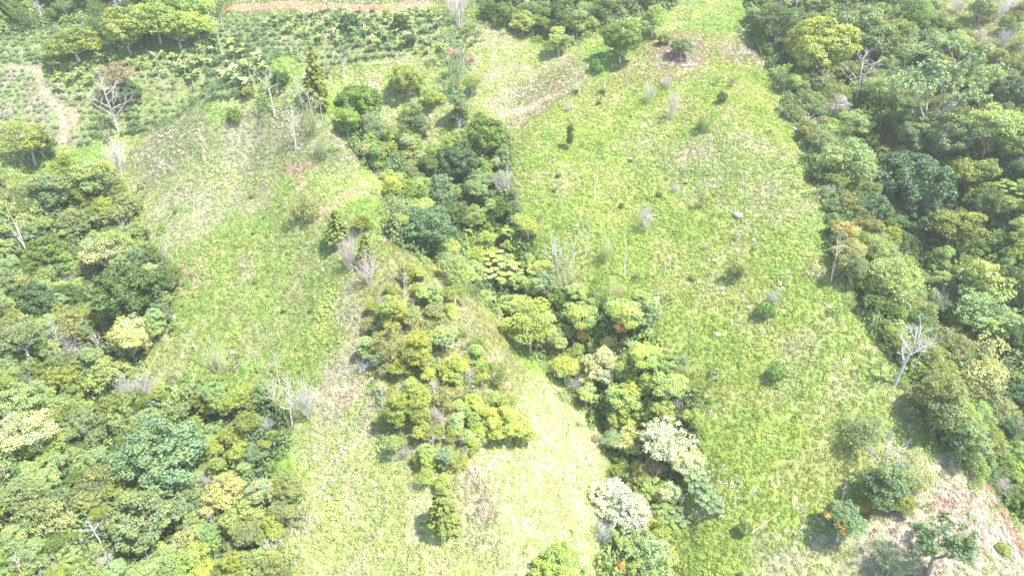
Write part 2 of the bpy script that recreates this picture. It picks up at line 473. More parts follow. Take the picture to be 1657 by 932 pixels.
def sphere_dirs(n, r, zmin=-1):
    k = np.arange(n) + .5
    z = 1 - (1 - zmin) * k / n
    ph = k * 2.39996 + r.uniform(0, 6.28)
    s = np.sqrt(np.clip(1 - z * z, 0, 1))
    return unit(np.stack([s * np.cos(ph), s * np.sin(ph), z], 1) + r.normal(0, .12, (n, 3)))

GREENV = np.array([[1, 1, 1], [1.12, 1.12, .95], [.82, .9, .95], [1.02, 1.0, .88], [.88, .98, 1.12]])

# every prototype: crown 8 m wide, standing at the origin; returns (trunk mesh, crown mesh, crown centre height)
def make_round(seed, ch=6.0, nclump=46, rc=1.25, leaf=.26, per=150, top=9.5, zmin=-.45, gap=.12, lumpy=.14, squash=.62, jit=.55):
    r = np.random.default_rng(seed); rnd = random.Random(seed)
    cz = top - ch / 2
    D = sphere_dirs(nclump, r, zmin)
    keep = r.uniform(0, 1, nclump) > gap
    D = D[keep]
    lobes = sphere_dirs(5, r, -.2)
    bul = 1 + lumpy * (np.max(D @ lobes.T, axis=1) - .75) * 2.2
    rad = (r.uniform(.78, 1.0, len(D)) * bul)[:, None]
    S = np.array([4.0, 4.0, ch / 2])
    C = D * rad * (S - rc * .55) + (0, 0, cz)
    lv = Leaves(seed + 1)
    for c, d in zip(C, D):
        q = rc * r.uniform(.75, 1.25)
        m = int(per * (q / rc) ** 2)
        v = unit(r.normal(0, 1, (m, 3)) + d * .75 + (0, 0, .45))
        P = c + v * q * r.uniform(.72, 1.05, (m, 1)) * (1, 1, squash)
        lv.add(P, v + (0, 0, .5), leaf, GREENV[r.integers(0, 5)] * r.uniform(.88, 1.12), jit=jit)
        m2 = m // 5
        v = unit(r.normal(0, 1, (m2, 3)))
        lv.add(c + v * q * r.uniform(.2, .8, (m2, 1)) * (1, 1, squash), v + (0, 0, .6), leaf * 1.5, GREENV[0] * .95, jit=.8)
    m = 320                                        # inner leaves
    v = unit(r.normal(0, 1, (m, 3)))
    lv.add(v * r.uniform(.2, .75, (m, 1)) * S + (0, 0, cz), v + (0, 0, 1), leaf * 1.9, GREENV[0] * .9, jit=.7)
    tb = Tubes()
    fork = cz - ch * .36
    tb.add([(0, 0, -.8), (.06, .02, .4), (rnd.uniform(-.25, .25), rnd.uniform(-.25, .25), fork * .6), (rnd.uniform(-.3, .3), rnd.uniform(-.3, .3), fork)],
           [.34, .26, .22, .19], 7)
    tip = tb.V[-1]
    idx = list(range(len(C))); rnd.shuffle(idx)
    for i in idx[:13]:
        tb.add(bend((0, 0, fork - .3), C[i] * .93, rnd, .07), [.14, .10, .06, .025], 4)
    return tb.mesh('trunk'), lv.mesh('crown'), cz

def make_lobed(seed, nl=5, top=8.2, low=1.0, leaf=.20, per=62, rc=.68, spread=2.2, loose=.14):
    """uneven crown: several overlapping leafy masses of different height"""
    r = np.random.default_rng(seed); rnd = random.Random(seed)
    lob = []
    for k in range(nl):
        a = 6.283 * k / nl + r.normal(0, .35); q = spread * r.uniform(.75, 1.2)
        R = r.uniform(1.5, 2.3); z = r.uniform(low + R * .9, top - R - .6)
        lob.append((np.array([q * math.cos(a), q * math.sin(a), z]), R))
    lob.append((np.array([r.normal(0, .5), r.normal(0, .5), top - 2.1]), 2.1))
    lv = Leaves(seed + 1); tb = Tubes(); ends = []
    for li, (c, R) in enumerate(lob):
        g = GREENV[r.integers(0, 5)] * r.uniform(.93, 1.08)
        D = sphere_dirs(int(17 * R), r, -.6)
        for d in D:
            if r.random() < loose: continue
            p = c + d * R * np.array([.85, .85, .75]) * r.uniform(.72, 1.2)
            if any(np.linalg.norm((p - c2) / (1, 1, .85)) < R2 * .62 for c2, R2 in lob): continue
            q = rc * r.uniform(.6, 1.3)
            m = int(per * (q / rc) ** 2 * (1 if d[2] > -.2 else .6))
            v = unit(r.normal(0, 1, (m, 3)) + d * .7 + (0, 0, .5))
            lv.add(p + v * q * r.uniform(.4, 1.3, (m, 1)) * (1, 1, .62), v + (0, 0, .6), leaf, g * r.uniform(.9, 1.12), jit=.5)
            ends.append(p)
        m = 130; v = unit(r.normal(0, 1, (m, 3)))
        lv.add(c + v * R * r.uniform(.2, .8, (m, 1)), v + (0, 0, 1), leaf * 1.7, g * .95, jit=.7)
    fork = low + 1.2
    tb.add([(0, 0, -.8), (.06, .02, .4), (rnd.uniform(-.25, .25), rnd.uniform(-.25, .25), fork)], [.34, .26, .20], 7)
    for c, R in lob:
        tb.add(bend((0, 0, fork - .3), tuple(c), rnd, .06), [.16, .12, .08, .04], 5)
    for e in ends[::6]:
        c = min(lob, key=lambda l: np.linalg.norm(l[0] - e))[0]
        tb.add(bend(tuple(c), tuple(e), rnd, .06), [.05, .04, .03, .015], 3)
    return tb.mesh('trunk'), lv.mesh('crown'), (top + low) / 2 + .6

def make_umbrella(seed, layers=3, leaf=.22, top=7.2, spread=.9, per=120):
    r = np.random.default_rng(seed); rnd = random.Random(seed)
    lv = Leaves(seed + 1); tb = Tubes()
    C = []
    for L in range(layers):
        n = [17, 12, 8][L]; R0 = [2.9, 3.0, 2.3][L]; z = top - .6 - L * 1.05
        for k in range(n):
            a = 2.4 * k + L + r.normal(0, .2); q = R0 * math.sqrt((k + r.uniform(.1, .6)) / n)
            if L: q = R0 * r.uniform(.65, 1.1)
            C.append((q * math.cos(a), q * math.sin(a), z - .07 * q * q + r.normal(0, .45)))
    for c in C:
        q = r.uniform(.6, 1.45)
        m = int(per * q * q * .8)
        a = r.uniform(0, 6.283, m); w = np.sqrt(r.uniform(0, 1, m))
        P = np.stack([np.cos(a) * w * q, np.sin(a) * w * q, (1 - w ** 2) * .4 * q + r.normal(0, .14, m)], 1) + c
        lv.add(P, np.tile((0, 0, 1.), (m, 1)) + P * .05, leaf, GREENV[r.integers(0, 5)] * r.uniform(.9, 1.12), jit=.45)
    fork = top * .42
    tb.add([(0, 0, -.8), (.05, 0, .5), (rnd.uniform(-.3, .3), rnd.uniform(-.3, .3), fork)], [.30, .22, .17], 7)
    for c in C[::2]:
        tb.add(bend((0, 0, fork - .2), (c[0], c[1], c[2] - .1), rnd, .05), [.12, .08, .05, .02], 4)
    return tb.mesh('trunk'), lv.mesh('crown'), top - 1.6

def grow(tb, p, d, L, rad, lev, rnd, tips, spread=.7, up=.25, kids=(3, 5), sides=4):
    n = 4; pts = [p]; q = p.copy(); dd = d.copy()
    for i in range(n - 1):
        dd = (dd + Vector((rnd.gauss(0, .14), rnd.gauss(0, .14), rnd.gauss(0, .10) + up * .15))).normalized()
        q = q + dd * L / (n - 1); pts.append(q.copy())
    tb.add(pts, [rad, rad * .8, rad * .6, rad * .35], sides)
    if lev == 0:
        tips.append(pts[-1]); return
    for k in range(rnd.randint(*kids)):
        t = rnd.uniform(.35, 1.0); i = min(int(t * (n - 1)), n - 2); f = t * (n - 1) - i
        b = pts[i].lerp(pts[i + 1], f)
        nd = (dd + Vector((rnd.gauss(0, spread), rnd.gauss(0, spread), rnd.gauss(0, spread * .5) + up))).normalized()
        grow(tb, b, nd, L * rnd.uniform(.45, .7), rad * .5, lev - 1, rnd, tips, spread, up, kids, max(3, sides - 1))

def make_bare(seed, H=9.0, limbs=9, first=.35, lev=2, thick=.19, fork=False, wide=3.0):
    rnd = random.Random(seed); tb = Tubes(); tips = []
    lean = Vector((rnd.gauss(0, .04), rnd.gauss(0, .04), 1)).normalized()
    pts = [Vector((0, 0, -.6))] + [lean * H * t + Vector((rnd.gauss(0, .08), rnd.gauss(0, .08), 0)) for t in (.05, .3, .55, .8, 1)]
    tb.add(pts, [thick * 1.4, thick, thick * .8, thick * .6, thick * .35, thick * .12], 6)
    out = []
    for k in range(limbs):
        br = Tubes()
        t = first + (1 - first) * (k + rnd.random()) / limbs
        b = lean * H * min(t, .97)
        a = k * 2.4 + rnd.gauss(0, .4)
        d = Vector((math.cos(a), math.sin(a), .55 + .5 * t)).normalized()
        grow(br, b, d, wide * (1.25 - t * .75) * rnd.uniform(.7, 1.15), thick * .42 * (1.3 - t * .7), lev, rnd, tips)
        out.append(br.mesh('branch'))
    return tb.mesh('trunk'), out, H * .65

def make_twiggy(seed, H=4.0, stems=16, wide=.55, lev=2, thick=.05):
    rnd = random.Random(seed); tb = Tubes(); tips = []
    for k in range(stems):
        a = k * 2.4; s = rnd.uniform(0, wide)
        d = Vector((math.cos(a) * s, math.sin(a) * s, 1)).normalized()
        grow(tb, Vector((math.cos(a) * .25, math.sin(a) * .25, -.3)), d, H * rnd.uniform(.6, 1), thick, lev, rnd, tips, .45, .35, (4, 6), 3)
    return tb.mesh('twigs')

def make_sparse(seed, H=10.0, leaf=.24, density=26):
    """open crown with its forked pale limbs showing"""
    rnd = random.Random(seed); r = np.random.default_rng(seed); tb = Tubes(); tips = []
    tb.add([(0, 0, -.8), (.1, 0, H * .15), (.15, .1, H * .32)], [.34, .26, .22], 7)
    for k in range(5):
        a = k * 1.26 + rnd.gauss(0, .2)
        d = Vector((math.cos(a) * .75, math.sin(a) * .75, 1)).normalized()
        grow(tb, Vector((.15, .1, H * .3)), d, H * .42, .15, 3, rnd, tips, .62, .2, (3, 4), 5)
    lv = Leaves(seed + 5)
    for t in tips:
        if rnd.random() < .25: continue
        m = density
        v = unit(r.normal(0, 1, (m, 3)))
        lv.add(np.array(t) + v * r.uniform(.1, .62, (m, 1)) * (1, 1, .6), v + (0, 0, 1), leaf, GREENV[r.integers(0, 5)], jit=.5)
    return tb.mesh('trunk'), lv.mesh('crown'), H * .68

def make_conifer(seed, H=9.0, R=2.6, levels=15, leaf=.34, droop=.25, thin=.0):
    r = np.random.default_rng(seed); rnd = random.Random(seed)
    tb = Tubes(); lv = Leaves(seed)
    tb.add([(0, 0, -.6), (0, 0, H * .4), (.05, 0, H * .97)], [.2, .13, .02], 6)
    for k in range(levels):
        t = (k + .5) / levels; z = H * (.10 + .9 * t)
        Rk = R * (1 - t) ** .8 + .25
        for b in range(8 if t < .6 else 6):
            if r.random() < thin: continue
            a = b * .785 + k * 1.9 + r.normal(0, .15); q = Rk * r.uniform(.75, 1.1)
            d = np.array([math.cos(a), math.sin(a), 0])
            m = int(16 * q) + 8
            s = r.uniform(.12, 1, m)
            side = np.array([-d[1], d[0], 0])
            P = d * (s * q)[:, None] + side * (r.normal(0, .16, m) * q * (1 - s * .6))[:, None]
            P[:, 2] += z - droop * (s * q) ** 1.4 + r.normal(0, .06, m) + .18 * q * s
            lv.add(P, np.tile((0, 0, 1.), (m, 1)) + d * .3, leaf, GREENV[r.integers(0, 5)], 2.2, .35, along=np.tile(d, (m, 1)) + side * r.normal(0, .4, (m, 1)))
            tb.add([(0, 0, z), tuple(d * q * .8 + (0, 0, z - droop * (q * .8) ** 1.4 + .12 * q))], [.04, .01], 3)
    return tb.mesh('trunk'), lv.mesh('crown'), H * .45

def make_shrub(seed, R=1.5, H=2.2, leaf=.17, n=14, per=110):
    """low bush: leaf clumps down to the ground on a few stems"""
    r = np.random.default_rng(seed); lv = Leaves(seed); tb = Tubes(); rnd = random.Random(seed)
    D = sphere_dirs(n, r, -.15)
    for d in D:
        c = d * (R * .62, R * .62, H * .36) * r.uniform(.8, 1.1) + (0, 0, H * .5)
        q = R * .42 * r.uniform(.8, 1.2)
        v = unit(r.normal(0, 1, (per, 3)) + d * .6 + (0, 0, .3))
        lv.add(c + v * q * r.uniform(.6, 1.05, (per, 1)), v + (0, 0, .6), leaf, GREENV[r.integers(0, 5)] * r.uniform(.88, 1.14), jit=.6)
        tb.add([(0, 0, -.3), tuple(c)], [.05, .015], 3)
    return tb.mesh('stems'), lv.mesh('crown'), H * .5

def make_bigleaf(seed, R=2.0, H=3.0, n=16):
    """stalks each carrying a rosette of broad pale leaves"""
    r = np.random.default_rng(seed); lv = Leaves(seed); tb = Tubes()
    for k in range(n):
        a = k * 2.4; q = R * math.sqrt((k + .5) / n); c = np.array([q * math.cos(a), q * math.sin(a), H * (1 - .35 * (q / R) ** 2) * r.uniform(.8, 1.05)])
        tb.add([(c[0] * .5, c[1] * .5, -.3), tuple(c)], [.07, .04], 4)
        m = 11; b = np.arange(m) * .571 + r.uniform(0, 6)
        d = np.stack([np.cos(b), np.sin(b), np.full(m, -.12)], 1)
        lv.add(c + d * .36, np.tile((0, 0, 1.), (m, 1)) + d * .35, .36, GREENV[r.integers(0, 5)] * r.uniform(.9, 1.12), 1.7, .18, along=d)
    return tb.mesh('stems'), lv.mesh('crown'), H * .7

def blade_mesh(name, L, Wd, arch, seg=6, tip=.02, fold=.12, tone=(1, 1, 1)):
    """one long arching leaf with a folded midrib"""
    V = []; F = []; 
    for i in range(seg + 1):
        t = i / seg
        x = L * math.sin(t * arch) / arch if arch else L * t
        z = L * (1 - math.cos(t * arch)) / arch * -1 + L * .55 * t
        w = Wd * (math.sin(math.pi * min(1, .12 + t * .88)) ** .7 if t < 1 else 0) + tip
        V += [(x, -w, z + fold * w), (x, 0, z), (x, w, z + fold * w)]
    for i in range(seg):
        a = i * 3
        F += [(a, a + 3, a + 4, a + 1), (a + 1, a + 4, a + 5, a + 2)]
    me = bpy.data.meshes.new(name); me.from_pydata(V, [], F)
    a = me.attributes.new('tone', 'FLOAT_COLOR', 'POINT')
    a.data.foreach_set('color', np.tile(np.array([*tone, 1.0], np.float32), len(V)))
    me.materials.append(M_LEAF)
    return me

# ------------------------------------------------------------------ prototypes
PROTO = {
    'round': [make_lobed(11), make_lobed(12, nl=6, top=7.6), make_lobed(13, nl=4, rc=.8), make_lobed(14, nl=7, rc=.58, per=50, leaf=.18, loose=.22),
              make_lobed(15, nl=5, top=9.0, spread=1.9), make_lobed(16, nl=8, top=7.2, spread=2.5, rc=.6, per=50)],
    'dense': [make_round(21, ch=6.6, nclump=120, rc=.8, gap=.16, lumpy=.55, per=72, squash=.7, top=7.6, zmin=-.6, leaf=.21), make_round(22, ch=6.0, nclump=105, rc=.85, gap=.18, lumpy=.65, per=75, top=7.2, zmin=-.6, leaf=.21)],
    'oval': [make_lobed(31, nl=7, top=10.8, low=1.2, spread=1.6), make_lobed(32, nl=8, top=10.2, low=1.0, spread=1.7, loose=.2)],
    'flat': [make_umbrella(41, leaf=.19, per=150), make_umbrella(42, layers=2, per=150, leaf=.2), make_umbrella(43, layers=3, leaf=.2, per=140)],
    'airy': [make_lobed(51, nl=5, rc=.6, per=26, leaf=.18, loose=.3), make_lobed(52, nl=6, rc=.55, per=24, leaf=.17, top=9, loose=.3), make_lobed(53, nl=7, rc=.65, per=30, leaf=.18, top=7.6, loose=.35, spread=2.5)],
    'sparse': [make_sparse(61), make_sparse(62, density=18)],
    'conifer': [make_conifer(71), make_conifer(72, R=2.4, levels=18, droop=.35, thin=.15)],
    'bare': [make_bare(81), make_bare(82, limbs=7, first=.5, lev=2), make_bare(83, H=8, limbs=12, first=.22, lev=2, wide=3.6), make_bare(84, H=9, limbs=6, first=.55, lev=2, wide=2.4, thick=.16)],
    'snag': [make_bare(91, H=7, limbs=3, first=.6, lev=1, wide=1.2, thick=.17), make_bare(92, H=6, limbs=4, first=.5, lev=0, wide=1.5, thick=.16)],
    'shrub': [make_shrub(101), make_shrub(102, R=1.4, H=2.6), make_shrub(103, R=1.7, H=1.9, n=18)],
    'bigleaf': [make_bigleaf(111), make_bigleaf(112, R=2.3, n=20)],
}
TWIG = [make_twiggy(121), make_twiggy(122, wide=.8, stems=20), make_twiggy(123, H=4.5, wide=.35, stems=14)]
WIDTH = {'round': 8.2, 'dense': 8.4, 'oval': 8.0, 'flat': 7.6, 'airy': 8, 'sparse': 8.5, 'conifer': 5.0, 'bare': 6.0, 'snag': 2.4, 'shrub': 3.2, 'bigleaf': 4.6, 'twig': 3.6}

TONES = {  # leaf colours by name
    'dark green': (0.109, 0.163, 0.051), 'deep bluish green': (0.109, 0.172, 0.080), 'mid green': (0.162, 0.231, 0.055),
    'grey green': (0.218, 0.271, 0.122), 'olive green': (0.234, 0.265, 0.063), 'yellowish green': (0.286, 0.335, 0.084),
    'lime green': (0.323, 0.393, 0.098), 'bright green': (0.198, 0.285, 0.068), 'pale green': (0.313, 0.378, 0.143),
    'creamy green': (0.400, 0.413, 0.189), 'brownish olive': (0.244, 0.261, 0.101), 'rusty brown': (0.337, 0.270, 0.160),
    'white flowered': (0.56, 0.56, 0.40), 'silvery grey': (0.430, 0.410, 0.385), 'pinkish grey': (0.440, 0.390, 0.370),
    'orange': (.50, .33, .10), 'bluish green': (0.177, 0.256, 0.119), 'light green': (0.276, 0.354, 0.111), 'cream white': (.52, .54, .34),
}
KINDNAME = {'round': 'broadleaf_tree', 'dense': 'domed_tree', 'oval': 'tall_tree', 'flat': 'umbrella_tree', 'airy': 'light_crowned_tree', 'sparse': 'open_branched_tree',
            'conifer': 'conifer', 'bare': 'bare_tree', 'snag': 'dead_snag', 'shrub': 'shrub', 'bigleaf': 'broad_leaved_shrub', 'twig': 'leafless_bush'}
FORMWORD = {'round': 'round-crowned tree', 'dense': 'dense domed tree', 'oval': 'tall oval tree', 'flat': 'flat-topped spreading tree', 'airy': 'loose-crowned tree', 'sparse': 'open forked tree',
            'conifer': 'conifer', 'bare': 'leafless tree', 'snag': 'dead snag', 'shrub': 'low shrub', 'bigleaf': 'broad-leaved shrub', 'twig': 'leafless twiggy bush'}
CATEGORY = {'snag': 'dead tree', 'bare': 'bare tree', 'shrub': 'shrub', 'bigleaf': 'shrub', 'twig': 'bush', 'conifer': 'conifer'}

RND = random.Random(5)
PLACED = []     # (x, y, radius, px, py, form, tone, root, short name or None)

def plant(form, x, y, w_m, tone, label=None, short=None, stretch=1.0, bark=None, var=None, flower=None, px=None, py=None):
    i = RND.randrange(99) if var is None else var
    s = w_m / WIDTH[form]
    z = float(ground(x, y))
    c = TONES[tone] if isinstance(tone, str) else tone
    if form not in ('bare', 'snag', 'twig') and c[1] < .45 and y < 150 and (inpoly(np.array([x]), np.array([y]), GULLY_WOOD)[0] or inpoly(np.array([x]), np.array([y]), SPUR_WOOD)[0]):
        c = (c[0] * 1.3, c[1] * 1.24, c[2] * 1.25)     # nearer gully and spur leaves lightened: overexposure put into their colour
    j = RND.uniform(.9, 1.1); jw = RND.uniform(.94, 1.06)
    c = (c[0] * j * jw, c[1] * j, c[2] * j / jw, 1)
    rz = RND.uniform(0, 6.283)
    root = bpy.data.objects.new('young_broadleaf_tree' if form == 'round' and w_m < 4.3 else KINDNAME[form], None)
    root.empty_display_size = .5
    root.location = (x, y, z - .05); root.rotation_euler = (RND.gauss(0, .03), RND.gauss(0, .03), rz)
    root.scale = (s, s, s * stretch)
    COL.objects.link(root)
    if form == 'twig':
        parts = [('twigs', TWIG[i % len(TWIG)], c)]
    else:
        tm, cm, cz = PROTO[form][i % len(PROTO[form])]
        bc = bark or RND.choice([(.30, .27, .23), (.36, .33, .29), (.24, .21, .17), (.42, .39, .35)])
        if form in ('bare', 'snag'): bc = c[:3]
        parts = [('trunk' if form not in ('shrub', 'bigleaf') else 'stems', tm, (*bc, 1)),
                 *([('branch', b_, c) for b_ in cm] if form in ('bare', 'snag') else [('crown', cm, c)])]
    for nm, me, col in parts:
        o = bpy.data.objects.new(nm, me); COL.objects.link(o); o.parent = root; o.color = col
    if flower:
        o = bpy.data.objects.new('blossom', BLOSSOM[i % 2]); COL.objects.link(o); o.parent = root
        o.color = (*TONES['orange'], 1); o.location = (0, 0, 0)
    root['category'] = CATEGORY.get(form, 'tree')
    if label: root['label'] = label
    if px is None:
        a, b = project(x, y, z + 3 * s); px, py = float(a), float(b)
    PLACED.append([x, y, w_m / 2, px, py, form, tone, root, short])
    return root

def crown_height(form, i, s, stretch):
    if form == 'twig': return 1.8 * s * stretch
    return PROTO[form][i % len(PROTO[form])][2] * s * stretch

def T(form, px, py, w, tone, label=None, short=None, stretch=1.0, var=None, foot=False, flower=None, bark=None):
    if form in ('round', 'dense', 'flat', 'airy') and not label: w *= .88
    """a tree whose crown centre (or foot) is seen at a photograph point, w = crown width there"""
    i = RND.randrange(99) if var is None else var
    x, y, z, t = at([px], [py])
    w_m = w * float(t[0]) / FOC
    if not foot:
        hc = crown_height(form, i, w_m / WIDTH[form], stretch)
        x, y, z, t = at([px], [py], hc)
        w_m = w * float(t[0]) / FOC
    return plant(form, float(x[0]), float(y[0]), w_m, tone, label, short, stretch, bark, i, flower, px, py)

def blossom(seed, R=3.6, cz=4.6):
    r = np.random.default_rng(seed); lv = Leaves(seed)
    for k in range(12):
        d = unit(np.array([r.normal(), r.normal(), r.uniform(.3, 1.5)]))
        c = d * (R, R, 3.0) * 1.0 + (0, 0, cz)
        m = 60; v = unit(r.normal(0, 1, (m, 3)))
        lv.add(c + v * r.uniform(.2, .8, (m, 1)), v + (0, 0, .5), .3, (1, 1, 1), jit=.6)
    return lv.mesh('blossom')
BLOSSOM = [blossom(1), blossom(2)]
